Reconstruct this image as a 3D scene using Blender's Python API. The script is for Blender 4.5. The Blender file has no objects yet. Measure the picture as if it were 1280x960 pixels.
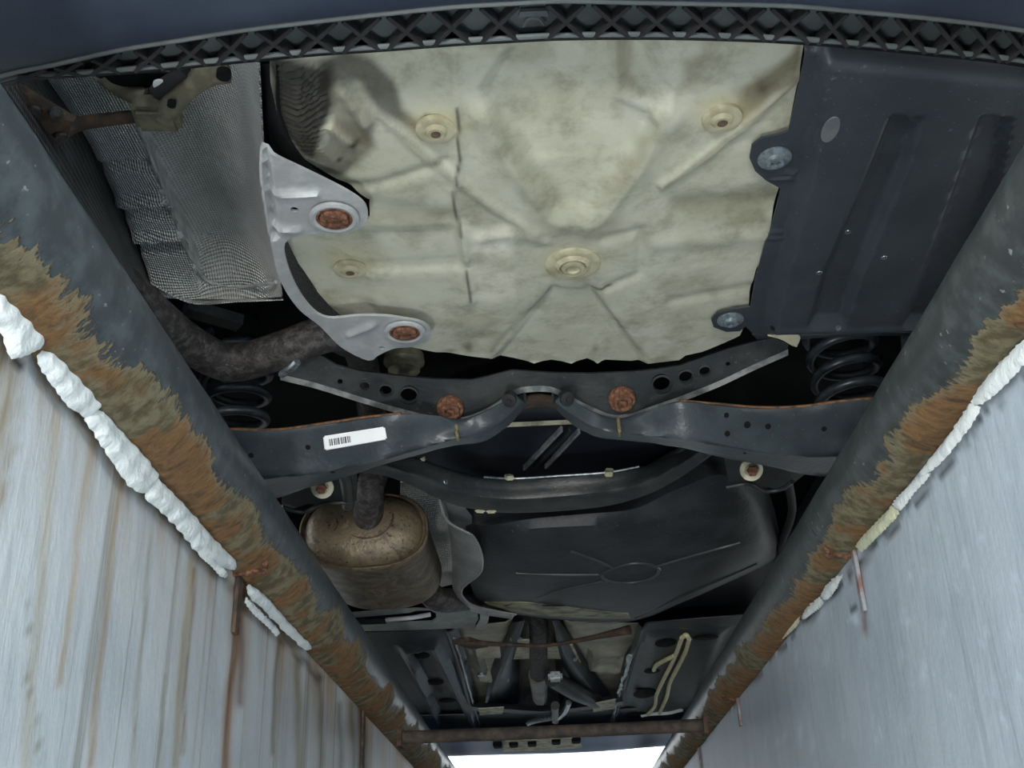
import bpy, bmesh, math, random
import numpy as np
from mathutils import Vector, Matrix
from mathutils.bvhtree import BVHTree
from mathutils.geometry import delaunay_2d_cdt
random.seed(7); rng = np.random.default_rng(7)
S = bpy.context.scene
COL = S.collection

# ------------------------------------------------------------ camera, sky, added fill lights, exposure
CAMZ = 1.30                                   # lens height above the pit floor
FPX = 1350.0
_F = np.array([699 - 640, 1155 - 480, FPX]); _F /= np.linalg.norm(_F)      # direction of the pit, seen in the lens
_t = math.radians(2.7)
_L = np.array([math.cos(_t), -math.sin(_t), -(_F[0]*math.cos(_t) - _F[1]*math.sin(_t))/_F[2]]); _L /= np.linalg.norm(_L)
_U = np.cross(_L, _F)
CM = np.array([_L, _F, _U])                   # lens axes -> world axes (x across, y along the pit, z up)
cam = bpy.data.cameras.new('camera'); cam.sensor_width = 36; cam.lens = FPX/1280*36
cam.clip_start = .01
co = bpy.data.objects.new('camera', cam); COL.objects.link(co)
cx, cy, cz = CM @ np.array([1, 0, 0]), CM @ np.array([0, -1, 0]), CM @ np.array([0, 0, -1])
co.matrix_world = Matrix(((cx[0], cy[0], cz[0], 0), (cx[1], cy[1], cz[1], 0), (cx[2], cy[2], cz[2], CAMZ), (0, 0, 0, 1)))
S.camera = co

w = bpy.data.worlds.new('sky'); S.world = w; w.use_nodes = True
bg = w.node_tree.nodes['Background']
bg.inputs[0].default_value = (.88, .95, 1.0, 1); bg.inputs[1].default_value = 3.2

def fill_light(name, loc, target, size, power, col=(1, 1, 1)):
    l = bpy.data.lights.new(name, 'AREA'); l.shape = 'RECTANGLE'; l.size, l.size_y = size; l.energy = power; l.color = col
    o = bpy.data.objects.new(name, l); COL.objects.link(o); o.location = loc
    o.rotation_euler = (Vector(target) - Vector(loc)).to_track_quat('-Z', 'Y').to_euler()
    return o
fill_light('fill_underside', (-.15, -1.25, 1.50), (.05, 1.3, 2.0), (.5, .35), 30, (1, .98, .92))  # unseen fill light behind the camera, added to brighten the underside
fill_light('fill_right_wall', (-.38, .30, .45), (.5, 1.0, .95), (.35, .12), 13, (.97, .98, 1.0))  # second unseen light, added low on the left to lift the right wall

S.view_settings.view_transform = 'Standard'; S.view_settings.look = 'None'
S.view_settings.gamma = 1; S.view_settings.use_curve_mapping = False
S.view_settings.exposure = 0.18

# ------------------------------------------------------------ helpers
def lin(c):
    return tuple((x/255/12.92 if x/255 <= .04045 else ((x/255+.055)/1.055)**2.4) for x in c)
def ray(px, py):
    return CM @ np.array([px - 640, py - 480, FPX])
def at(px, py, h):                            # the point of a part h metres above the lens, or on a tilted sheet (h, rise, y)
    d = ray(px, py)
    if isinstance(h, tuple): d = d*((h[0] - h[1]*h[2])/(d[2] - h[1]*d[1])); return Vector((d[0], d[1], CAMZ + d[2]))
    d = d*(h/d[2]); return Vector((d[0], d[1], CAMZ + h))
def onwall(px, py, x):                        # the point of a pit wall
    d = ray(px, py); d = d*(x/d[0]); return Vector((x, d[1], CAMZ + d[2]))
def to_px(P):                                 # plan points -> sheet coordinates for embossing and stains
    c = (np.asarray(P, float) - np.array([0, 0, CAMZ])) @ CM
    return c[:, 0]/c[:, 2]*FPX + 640, c[:, 1]/c[:, 2]*FPX + 480
def interp_h(h, n):
    if np.isscalar(h) or isinstance(h, tuple): return [h]*n
    return list(np.interp(np.linspace(0, 1, n), np.linspace(0, 1, len(h)), h))
def line3(pts, h):
    hs = interp_h(h, len(pts)); return [at(p[0], p[1], z) for p, z in zip(pts, hs)]
def off(pts, dx=0, dy=0, dz=0):
    return [Vector((p[0]+dx, p[1]+dy, p[2]+dz)) for p in pts]
def catmull(P, n, closed=False):
    P = [np.array(p, float) for p in P]
    if len(P) < 2: return P
    d = [0]
    for a, b in zip(P, P[1:]): d.append(d[-1] + max(1e-6, np.linalg.norm(b-a)))
    d = np.array(d)/d[-1]; out = []
    for s in np.linspace(0, 1, n):
        i = min(max(np.searchsorted(d, s, side='right') - 1, 0), len(P) - 2)
        u = (s - d[i])/(d[i+1] - d[i])
        p1, p2 = P[i], P[i+1]; p0 = P[i-1] if i > 0 else 2*p1 - p2; p3 = P[i+2] if i + 2 < len(P) else 2*p2 - p1
        m1 = (p2 - p0)*.5*(d[i+1]-d[i])/max(1e-6, (d[i+1]-d[max(i-1, 0)])*.5 if i > 0 else (d[i+1]-d[i]))
        m2 = (p3 - p1)*.5*(d[i+1]-d[i])/max(1e-6, (d[min(i+2, len(P)-1)]-d[i])*.5 if i + 2 < len(P) else (d[i+1]-d[i]))
        u2, u3 = u*u, u*u*u
        out.append((2*u3-3*u2+1)*p1 + (u3-2*u2+u)*m1 + (-2*u3+3*u2)*p2 + (u3-u2)*m2)
    return out

BV = {}
def link(name, me, m, parent=None, label=None, solid=0, split=40, seg=None):
    me.materials.append(m)
    o = bpy.data.objects.new(name, me); COL.objects.link(o)
    if parent is not None:
        o.parent = parent
        if parent.type == 'EMPTY': o.matrix_parent_inverse = Matrix.Translation(-parent.location)
    if label: o['label'] = label
    me.polygons.foreach_set('use_smooth', [True]*len(me.polygons))
    if solid:
        md = o.modifiers.new('thick', 'SOLIDIFY'); md.thickness = solid; md.offset = -1
    if split:
        md = o.modifiers.new('edges', 'EDGE_SPLIT'); md.split_angle = math.radians(split)
    return o
def mesh(name, vs, fs, face=True):
    me = bpy.data.meshes.new(name); me.from_pydata([tuple(v) for v in vs], [], fs); me.update()
    if face:                                  # sheet metal: front side downwards, towards the pit
        s = 0
        for p in me.polygons: s += p.area*(p.normal.dot(Vector((0, 0, CAMZ)) - p.center) > 0) - p.area*(p.normal.dot(Vector((0, 0, CAMZ)) - p.center) <= 0)
        if s < 0: me.flip_normals()
    return me
def bvh(me):
    return BVHTree.FromPolygons([v.co.copy() for v in me.vertices], [tuple(p.vertices) for p in me.polygons])
def hit(b, px, py, lift=0.0):                 # where a sheet passes a sight line: seat for stickers, bolts and ridges
    d = Vector(ray(px, py)).normalized()
    p, n, i, t = b.ray_cast(Vector((0, 0, CAMZ)), d)
    if p is None:
        best = None
        for k in np.arange(.8, 6.5, .03):
            q = b.find_nearest(Vector((0, 0, CAMZ)) + d*k)
            if q[0] is not None and (best is None or q[3] < best[3]): best = q
        p, n, i, t = best
    if n.dot(d) > 0: n = -n
    return p + n*lift, n
def loft(name, lines, m, parent, n=48, across=4, solid=.003, label=None, sharp=False, split=40, relief=None):
    L = [catmull(l, n) for l in lines]
    rows = []
    if sharp:
        for a, b in zip(L, L[1:]):
            for k in range(across): rows.append([p + (q-p)*k/across for p, q in zip(a, b)])
        rows.append(L[-1])
    else:
        cols = [catmull([l[i] for l in L], (len(L)-1)*across + 1) for i in range(n)]
        rows = [[c[k] for c in cols] for k in range(len(cols[0]))]
    V = np.array([p for r in rows for p in r])
    if relief is not None: V[:, 2] += relief(V)
    fs = [(r*n+i, r*n+i+1, (r+1)*n+i+1, (r+1)*n+i) for r in range(len(rows)-1) for i in range(n-1)]
    me = mesh(name, V, fs)
    o = link(name, me, m, parent, label, solid, split); BV[o.name] = bvh(me)
    return o
def inside(u, v, poly):
    r = np.zeros(len(u), bool); n = len(poly)
    for i in range(n):
        x1, y1 = poly[i]; x2, y2 = poly[(i+1) % n]
        if y1 == y2: continue
        c = ((y1 > v) != (y2 > v)) & (u < (x2-x1)*(v-y1)/(y2-y1) + x1); r ^= c
    return r
def dist(u, v, pts, closed=False):
    d = np.full(len(u), 1e9); P = list(pts) + ([pts[0]] if closed else [])
    for (x1, y1), (x2, y2) in zip(P, P[1:]):
        dx, dy = x2-x1, y2-y1; t = np.clip(((u-x1)*dx + (v-y1)*dy)/(dx*dx+dy*dy+1e-9), 0, 1)
        d = np.minimum(d, np.hypot(u-x1-t*dx, v-y1-t*dy))
    return d
def soft(u, v, poly, e):                      # 1 inside a patch, fading over e outside / inside its rim
    s = dist(u, v, poly, True)*np.where(inside(u, v, poly), 1, -1); return np.clip(s/(2*e) + .5, 0, 1)
def ridge(u, v, pts, wd, h):
    return h*np.exp(-(dist(u, v, pts)/wd)**2)
def smooth_poly(pts, n):
    P = list(pts); out = catmull([(*p, 0) for p in (P + [P[0]])], n); return [(p[0], p[1]) for p in out[:-1]]
def circ(px, py, h, r, n=20):
    c = at(px, py, h); return [(c.x + r*math.cos(a), c.y + r*math.sin(a)) for a in np.linspace(0, 2*math.pi, n, endpoint=False)]
def plate(name, outline, h, m, parent, holes=(), step=.012, solid=.003, relief=None, paint=None, label=None, split=40, curve=0, wall=None):
    """a sheet cut to an outline; embossing is real height, paint is dirt and wear"""
    if curve: outline = smooth_poly(outline, curve)
    if wall is None: O = [tuple(at(x, y, h))[:2] for x, y in outline]
    else: O = [tuple(onwall(x, y, wall))[1:] for x, y in outline]
    P = []                                    # evenly cut rim
    for a, b in zip(O, O[1:] + O[:1]):
        k = max(1, int(math.dist(a, b)/step))
        P += [(a[0]+(b[0]-a[0])*i/k, a[1]+(b[1]-a[1])*i/k) for i in range(k)]
    E = [(i, (i+1) % len(P)) for i in range(len(P))]
    A = np.array(P)
    g = np.stack(np.meshgrid(np.arange(A[:, 0].min(), A[:, 0].max(), step), np.arange(A[:, 1].min(), A[:, 1].max(), step)), -1).reshape(-1, 2) + step*.37
    ok = inside(g[:, 0], g[:, 1], P) & (dist(g[:, 0], g[:, 1], P, True) > step*.45)
    V = list(P)
    for H in holes:
        ok &= ~inside(g[:, 0], g[:, 1], H) & (dist(g[:, 0], g[:, 1], H, True) > step*.3)
        b = len(V); V += list(H); E += [(b+i, b+(i+1) % len(H)) for i in range(len(H))]
    V += [tuple(q) for q in g[ok]]
    r = delaunay_2d_cdt([Vector(q) for q in V], E, [], 1, 1e-6)
    F = np.array([tuple(f) for f in r[2]]); cc = np.array([tuple(q) for q in r[0]])[F].mean(1); keep = np.ones(len(F), bool)
    for H in holes: keep &= ~inside(cc[:, 0], cc[:, 1], H)
    F = [tuple(int(i) for i in f) for f in F[keep]]
    if wall is None: W = np.array([(q[0], q[1], CAMZ + (h[0] + h[1]*(q[1]-h[2]) if isinstance(h, tuple) else h)) for q in r[0]])
    else: W = np.array([(wall, q[0], q[1]) for q in r[0]])
    u, v = to_px(W)
    if paint is not None: C = paint(u, v)
    if relief is not None: W[:, 2 if wall is None else 0] += relief(u, v) if wall is None else relief(u, v)*(-1 if wall > 0 else 1)
    me = mesh(name, W, F)
    if paint is not None:
        a = me.color_attributes.new('paint', 'FLOAT_COLOR', 'POINT')
        a.data.foreach_set('color', np.concatenate([C, np.ones((len(C), 1))], 1).astype(np.float32).ravel())
    o = link(name, me, m, parent, label, solid, split); BV[o.name] = bvh(me)
    return o
def tube(name, pts, r, m, parent, seg=12, n=None, label=None, flat=1.0, ang=False, wob=0):
    """swept pipe; r may be a list"""
    n = n or len(pts)*6; P = catmull(pts, n); R = interp_h(r, n); vs, fs = [], []
    up = np.array([0, 0, 1.0]); A = []
    for i, p in enumerate(P):
        t = P[min(i+1, n-1)] - P[max(i-1, 0)]; t /= np.linalg.norm(t)
        a = np.cross(t, up)
        if np.linalg.norm(a) < .05: a = np.cross(t, np.array([0, 1.0, 0]))
        a /= np.linalg.norm(a); b = np.cross(a, t)
        for k in range(seg):
            th = 2*math.pi*k/seg; rr = R[i]*(1 + (rng.normal()*wob if wob else 0))
            vs.append(p + a*math.cos(th)*rr + b*math.sin(th)*rr*flat)
    for i in range(n-1):
        for k in range(seg): fs.append((i*seg+k, i*seg+(k+1) % seg, (i+1)*seg+(k+1) % seg, (i+1)*seg+k))
    fs.append(tuple(range(seg))[::-1]); fs.append(tuple((n-1)*seg+k for k in range(seg)))
    me = mesh(name, vs, fs, False)
    bm = bmesh.new(); bm.from_mesh(me); bmesh.ops.recalc_face_normals(bm, faces=bm.faces); bm.to_mesh(me); bm.free()
    return link(name, me, m, parent, label)
def lathe_me(name, prof, seg=24, ring=False):             # profile (r, z), axis z, pointing down
    vs, fs = [], []
    for r, z in prof:
        for k in range(seg): vs.append((r*math.cos(2*math.pi*k/seg), r*math.sin(2*math.pi*k/seg), z))
    for i in range(len(prof)-1):
        for k in range(seg): fs.append((i*seg+k, i*seg+(k+1) % seg, (i+1)*seg+(k+1) % seg, (i+1)*seg+k))
    if not ring: fs.append(tuple((len(prof)-1)*seg+k for k in range(seg)))
    me = mesh(name, vs, fs, False)
    bm = bmesh.new(); bm.from_mesh(me); bmesh.ops.remove_doubles(bm, verts=bm.verts, dist=1e-5); bmesh.ops.recalc_face_normals(bm, faces=bm.faces); bm.to_mesh(me); bm.free()
    return me
def put(name, me, m, parent, p, n=None, label=None):
    o = bpy.data.objects.new(name, me); COL.objects.link(o)
    if not me.materials: me.materials.append(m)
    me.polygons.foreach_set('use_smooth', [True]*len(me.polygons))
    q = Vector((0, 0, -1)).rotation_difference(Vector(n)) if n is not None else None
    o.parent = parent
    if parent is not None and parent.type == 'EMPTY': o.matrix_parent_inverse = Matrix.Translation(-parent.location)
    o.location = p
    if q: o.rotation_mode = 'QUATERNION'; o.rotation_quaternion = q
    if label: o['label'] = label
    md = o.modifiers.new('edges', 'EDGE_SPLIT'); md.split_angle = math.radians(35)
    return o
def box_me(name, sx, sy, sz, bev=0.0, at0=(0, 0, 0)):
    bm = bmesh.new(); bmesh.ops.create_cube(bm, size=1, matrix=Matrix.Translation(at0) @ Matrix.Diagonal((sx, sy, sz, 1)))
    if bev: bmesh.ops.bevel(bm, geom=bm.edges[:], offset=bev, segments=2, affect='EDGES')
    me = bpy.data.meshes.new(name); bm.to_mesh(me); bm.free(); return me
def bar(name, a, b, wd, ht, m, parent, up=(0, 0, 1), label=None, bev=.0005):   # flat bar from a to b
    a, b = Vector(a), Vector(b); y = (b-a).normalized(); x = y.cross(Vector(up)).normalized(); z = x.cross(y)
    M = Matrix((( *x, 0), (*y, 0), (*z, 0), (0, 0, 0, 1))).transposed(); M.translation = (a+b)/2
    me = box_me(name, wd, (b-a).length, ht, bev); me.transform(M)
    return link(name, me, m, parent, label)

# ------------------------------------------------------------ materials
class NT:
    def __init__(s, name):
        s.m = bpy.data.materials.new(name); s.m.use_nodes = True; s.t = s.m.node_tree; s.N = s.t.nodes
        s.b = s.N['Principled BSDF']; s.co = s.N.new('ShaderNodeTexCoord').outputs['Object']
    def new(s, k, **kw):
        n = s.N.new('ShaderNode' + k)
        for a, b in kw.items(): setattr(n, a, b)
        return n
    def set(s, sock, v):
        if hasattr(v, 'is_output'): s.t.links.new(v, sock)
        else: sock.default_value = v
    def math(s, op, a, b=0.0, c=0.0, clamp=False):
        n = s.new('Math', operation=op, use_clamp=clamp); s.set(n.inputs[0], a); s.set(n.inputs[1], b); s.set(n.inputs[2], c); return n.outputs[0]
    def noise(s, scale, detail=4, rough=.55, stretch=None, off=(0, 0, 0), dist=0.0):
        v = s.co
        if stretch or any(off):
            mp = s.new('Mapping'); s.t.links.new(s.co, mp.inputs[0]); mp.inputs['Scale'].default_value = stretch or (1, 1, 1); mp.inputs['Location'].default_value = off; v = mp.outputs[0]
        n = s.new('TexNoise'); s.t.links.new(v, n.inputs['Vector']); n.inputs['Scale'].default_value = scale
        n.inputs['Detail'].default_value = detail; n.inputs['Roughness'].default_value = rough; n.inputs['Distortion'].default_value = dist
        return n.outputs['Fac']
    def ramp(s, f, stops, interp='LINEAR'):
        n = s.new('ValToRGB'); n.color_ramp.interpolation = interp; s.set(n.inputs[0], f); e = n.color_ramp.elements
        while len(e) < len(stops): e.new(.5)
        for k, (p, c) in enumerate(stops):
            e[k].position = p; e[k].color = (*lin(c), 1) if len(c) == 3 and max(c) > 1.01 else (*c, 1)
        return n.outputs[0]
    def step(s, f, a, b):
        n = s.new('MapRange', interpolation_type='SMOOTHSTEP'); s.set(n.inputs[0], f); n.inputs[1].default_value = a; n.inputs[2].default_value = b; return n.outputs[0]
    def mix(s, f, a, b, kind='MIX'):
        n = s.new('Mix', data_type='RGBA', blend_type=kind); s.set(n.inputs[0], f)
        for sock, v in ((n.inputs[6], a), (n.inputs[7], b)):
            s.set(sock, v if hasattr(v, 'is_output') else (*lin(v), 1))
        return n.outputs[2]
    def bump(s, hgt, strength=.3, d=.01, prev=None):
        n = s.new('Bump'); s.set(n.inputs['Height'], hgt); n.inputs['Strength'].default_value = strength; n.inputs['Distance'].default_value = d
        if prev: s.t.links.new(prev, n.inputs['Normal'])
        return n.outputs[0]
    def done(s, col, rough=.5, metal=0.0, normal=None, spec=.5):
        s.set(s.b.inputs['Base Color'], col if hasattr(col, 'is_output') else (*lin(col), 1)); s.set(s.b.inputs['Roughness'], rough)
        s.set(s.b.inputs['Metallic'], metal); s.b.inputs['Specular IOR Level'].default_value = spec
        if normal: s.t.links.new(normal, s.b.inputs['Normal'])
        return s.m

def simple(name, c1, c2=None, rough=.5, metal=0.0, scale=25, bump=.0, bscale=180, lo=.4, hi=.65, spec=.5, fleck=None):
    t = NT(name)
    c = t.mix(t.step(t.noise(scale, 6, .6), lo, hi), c1, c2 or c1)
    if fleck: c = t.mix(t.step(t.noise(160, 2, .5), .68, .74), c, fleck)
    nb = t.bump(t.noise(bscale, 3), bump, .004) if bump else None
    return t.done(c, rough, metal, nb, spec)

plastic = simple('black_plastic', (34, 38, 43), (46, 50, 56), .5, scale=9, bump=.12, bscale=400, fleck=(70, 76, 84))
plastic_rib = simple('black_plastic_ribs', (70, 77, 78), (86, 93, 93), .5, scale=14)
bumper_skin = simple('bumper_plastic', (42, 51, 66), (52, 61, 75), .42, scale=5, bump=.08, bscale=500)
tray_plastic = simple('undertray_plastic', (45, 50, 57), (55, 60, 67), .46, scale=6, bump=.1, bscale=300, fleck=(76, 82, 90))
tank_plastic = simple('tank_plastic', (31, 34, 37), (48, 51, 54), .5, scale=10, bump=.25, bscale=90, fleck=(80, 84, 86))
arm_paint = simple('black_painted_steel', (46, 53, 58), (60, 67, 71), .33, .0, scale=12, bump=.15, bscale=120, fleck=(84, 82, 72))
frame_paint = simple('dusty_black_steel', (40, 44, 46), (58, 61, 60), .42, .0, scale=16, bump=.2, bscale=120, fleck=(92, 86, 70))
dark = simple('near_black', (9, 10, 12), (14, 15, 18), .8, spec=.2)  # near-black; also stands for the shade in gaps and holes
rubber = simple('black_rubber', (22, 23, 25), (30, 31, 33), .75)
spring_steel = simple('spring_black', (40, 46, 52), (56, 62, 68), .35, scale=40)
rust = simple('rusted_bolt', (78, 52, 38), (134, 90, 66), .85, 0, scale=160, bump=.25, bscale=260)
rust_lip = simple('rusted_edge', (120, 84, 54), (64, 52, 42), .85, 0, scale=60, bump=.5)
rust_dark = simple('rusted_dark_steel', (66, 56, 48), (100, 80, 64), .8, .1, scale=40, bump=.5)
exhaust = simple('exhaust_pipe_steel', (54, 51, 50), (84, 80, 78), .55, .2, scale=70, bump=.6, bscale=170, lo=.45, hi=.6, fleck=(112, 106, 100))
cream = simple('cream_nylon', (182, 178, 150), (150, 145, 118), .5)
olive = simple('olive_rubber', (92, 89, 72), (116, 112, 92), .65, scale=50, bump=.2)
silver = simple('aluminium_sheet', (168, 171, 172), (186, 189, 189), .42, .25, scale=30, bump=.15, bscale=500)
zinc = simple('zinc_plated', (168, 178, 182), (120, 130, 136), .3, .8, scale=120)
white_paint = simple('white_sticker', (238, 240, 240), (228, 232, 234), .4)
line_tube = simple('cream_coated_line', (226, 220, 178), (206, 198, 150), .4, scale=60)
floor_paint = simple('floor_pan_paint', (44, 49, 54), (62, 67, 72), .42, scale=10, bump=.2, bscale=80, fleck=(96, 98, 98))
tunnel_paint = simple('tunnel_sheet', (176, 172, 155), (206, 202, 184), .5, .15, scale=14, bump=.2)
pale_dirty = simple('dirty_cream_sheet', (206, 202, 176), (150, 146, 122), .55, 0, scale=26)
concrete = simple('concrete', (132, 132, 128), (156, 156, 150), .9, scale=8, bump=.4, bscale=60)
plaster_white = simple('white_caulk', (226, 232, 230), (198, 206, 206), .8, scale=40, bump=.7, bscale=90, lo=.5, hi=.7)
plaster_yellow = simple('yellowed_caulk', (214, 214, 180), (184, 188, 166), .85, scale=40, bump=.7, bscale=90)

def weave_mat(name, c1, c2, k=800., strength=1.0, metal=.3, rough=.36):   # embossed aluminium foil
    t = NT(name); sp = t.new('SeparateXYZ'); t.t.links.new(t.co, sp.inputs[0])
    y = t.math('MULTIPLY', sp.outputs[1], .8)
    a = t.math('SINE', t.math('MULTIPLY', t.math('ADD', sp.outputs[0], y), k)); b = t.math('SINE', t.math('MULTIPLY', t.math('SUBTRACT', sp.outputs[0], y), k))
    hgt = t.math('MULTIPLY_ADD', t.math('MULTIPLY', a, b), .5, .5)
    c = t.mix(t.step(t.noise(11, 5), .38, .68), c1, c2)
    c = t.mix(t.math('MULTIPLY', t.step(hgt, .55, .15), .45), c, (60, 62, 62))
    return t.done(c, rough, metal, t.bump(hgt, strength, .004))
foil = weave_mat('embossed_foil', (208, 210, 208), (230, 232, 229))
foil_dark = weave_mat('dark_foil', (74, 76, 76), (96, 98, 97), 800., 1.0)  # same embossed foil in a darker grey
foil_fine = weave_mat('fine_embossed_foil', (150, 153, 152), (180, 182, 180), 1100., .6)

def cover_mat():
    t = NT('spare_well_paint'); a = t.new('Attribute', attribute_name='paint').outputs['Color']
    n = t.noise(9, 7, .62, dist=.6); c = t.mix(t.step(n, .36, .72), t.mix(1.0, a, (238, 238, 232), 'MULTIPLY'), a)
    c = t.mix(t.math('MULTIPLY', t.step(t.noise(22, 8, .72, dist=.15), .44, .70), .75), c, t.mix(1.0, c, (206, 205, 198), 'MULTIPLY'))
    c = t.mix(t.math('MULTIPLY', t.step(t.noise(7, 7, .68, off=(4, 1, 0), dist=.15), .52, .68), .6), c, t.mix(1.0, c, (206, 204, 194), 'MULTIPLY'))
    return t.done(c, .62, 0, t.bump(t.noise(26, 5), .22, .006, t.bump(t.noise(150, 3), .12, .003)), .35)
cover = cover_mat()

def muffler_mat():
    t = NT('muffler_steel'); n = t.noise(26, 8, .65, dist=1.2)
    c = t.ramp(n, [(.25, (76, 64, 50)), (.45, (120, 106, 84)), (.58, (102, 90, 74)), (.78, (156, 142, 114))])
    c = t.mix(t.math('MULTIPLY', t.step(t.noise(18, 8, .72, dist=1.6), .52, .60), .7), c, (66, 52, 44))
    c = t.mix(t.step(t.noise(120, 4, .6), .60, .68), c, (46, 34, 28))
    return t.done(c, .40, .2, t.bump(t.noise(140, 4), .35, .004))
muff = muffler_mat()
def muffler_body_mat():
    t = NT('muffler_body_rust'); n = t.noise(16, 9, .72, dist=1.4)
    c = t.ramp(n, [(.30, (60, 48, 40)), (.46, (84, 70, 56)), (.56, (108, 98, 78)), (.74, (124, 116, 96))])
    return t.done(c, .6, 0, t.bump(n, .3, .008), .35)
muff_body = muffler_body_mat()

def pipe_mat(name, side, y0, seed, grey, olive_amt, a0, a1):
    """dark paint on the inner flank, rust flaking along the underside (grows towards the far end)"""
    t = NT(name); at_ = t.new('Attribute', attribute_name='ang').outputs['Fac']
    sp = t.new('SeparateXYZ'); t.t.links.new(t.co, sp.inputs[0])
    far = t.math('MULTIPLY', sp.outputs[1], .105)
    edge = t.math('ADD', t.math('MULTIPLY', t.math('SUBTRACT', t.noise(7, 3, .5, off=(seed, 0, 0)), .5), 1.7),
                  t.math('MULTIPLY', t.math('SUBTRACT', t.noise(60, 4, .6, (1, 2.4, 1), off=(0, seed, 0)), .5), .75))
    pos = t.math('ADD', t.math('ADD', at_, far), edge)
    k = t.step(pos, a0, a0 + .07)
    paint = t.mix(t.step(t.noise(30, 6, .65), .42, .66), grey, tuple(int(x*1.35) for x in grey))
    paint = t.mix(t.step(t.noise(90, 3), .66, .73), paint, (128, 134, 134))
    r = t.ramp(t.noise(34, 8, .68, (1, 1.6, 1), dist=1.0), [(.28, (70, 54, 40)), (.42, (122, 94, 62)), (.54, (148, 110, 68)), (.66, (158, 124, 82)), (.8, (196, 164, 120))])
    ol = t.mix(t.step(t.noise(44, 5), .4, .62), (104, 94, 68), (146, 138, 108))
    om = t.math('ADD', t.step(t.noise(9, 3, .5, off=(3+seed, 1, 0)), .62 - olive_amt, .70 - olive_amt), 0)
    r = t.mix(om, r, ol)
    r = t.mix(t.math('MULTIPLY', t.math('SUBTRACT', 1.0, t.step(pos, a0 + .05, a0 + .28)), .65), r, (152, 146, 118))
    c = t.mix(k, paint, r)
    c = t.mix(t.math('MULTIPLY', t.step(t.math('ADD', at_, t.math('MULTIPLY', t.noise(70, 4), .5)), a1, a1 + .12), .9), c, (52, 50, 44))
    hgt = t.math('ADD', t.math('MULTIPLY', k, .4), t.math('MULTIPLY', t.noise(55, 7, .7, (1, 2, 1)), k))
    return t.done(c, t.math('MULTIPLY_ADD', k, .4, .42), 0, t.bump(hgt, 1.0, .018), .4)

def wall_mat(name, base, base2, streak, seed, brown):
    t = NT(name); a = t.new('Attribute', attribute_name='paint').outputs['Color']
    n1 = t.noise(1.0, 6, .6, (1, 13, .22), off=(0, seed, 0), dist=.03); n2 = t.noise(1.0, 5, .6, (1, 42, .3), off=(0, seed*2, 0), dist=.03)
    c = t.mix(t.step(t.noise(5, 6, .6), .35, .7), base, base2)
    c = t.mix(t.math('MULTIPLY', t.step(n1, .54, .70), streak), c, brown)
    c = t.mix(t.math('MULTIPLY', t.step(n2, .56, .66), streak*.8), c, tuple(int(x*.8) for x in brown))
    c = t.mix(t.math('MULTIPLY', t.step(t.noise(40, 4, .6, (1, 1, .4)), .66, .74), .5), c, (222, 230, 232))
    c = t.mix(1.0, c, a, 'MULTIPLY')
    return t.done(c, .55, 0, t.bump(t.noise(30, 5, .6, (1, 1, .35)), .25, .01, t.bump(n2, .15, .006)), .4)

# ------------------------------------------------------------ pit: walls, floor, ground
YB, YE = -2.6, 9.0
WL, WR, RL, RR, HP = -.4725, .4945, .0735, .0610, .57
ZP = CAMZ + HP; ZG = ZP + .03
wl_mat = wall_mat('left_wall_paint', (208, 214, 217), (190, 198, 203), .62, 3.7, (158, 148, 124))
wr_mat = wall_mat('right_wall_paint', (182, 193, 202), (166, 178, 188), .22, 8.2, (150, 156, 156))

def wall(name, x, m, paint, sgn):
    ys = np.concatenate([np.linspace(YB, 0, 24, endpoint=False), np.linspace(0, 5.4, 481), np.linspace(5.45, YE, 26)])
    zs = np.concatenate([np.linspace(0, .5, 6, endpoint=False), np.linspace(.5, ZP - .02, 130)])
    G = np.array([(x, y, z) for z in zs for y in ys]); n = len(ys)
    fs = [(r*n+i, r*n+i+1, (r+1)*n+i+1, (r+1)*n+i) for r in range(len(zs)-1) for i in range(n-1)]
    me = mesh(name, G, fs)
    front = G[:, 1] > .05
    C = np.ones((len(G), 3)); u, v = to_px(G[front]); C[front] = paint(u, v)
    a = me.color_attributes.new('paint', 'FLOAT_COLOR', 'POINT'); a.data.foreach_set('color', np.concatenate([C, np.ones((len(C), 1))], 1).astype(np.float32).ravel())
    o = link(name, me, m, None, None, .0, 0); o['kind'] = 'structure'
    md = o.modifiers.new('thick', 'SOLIDIFY'); md.thickness = .12; md.offset = -1
    return o
def lp(u, v, C, k, col):                      # lay a stain of a colour over the paint
    return C*(1-k[:, None]) + C*np.array(lin(col))[None, :]*k[:, None]/.6
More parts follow.
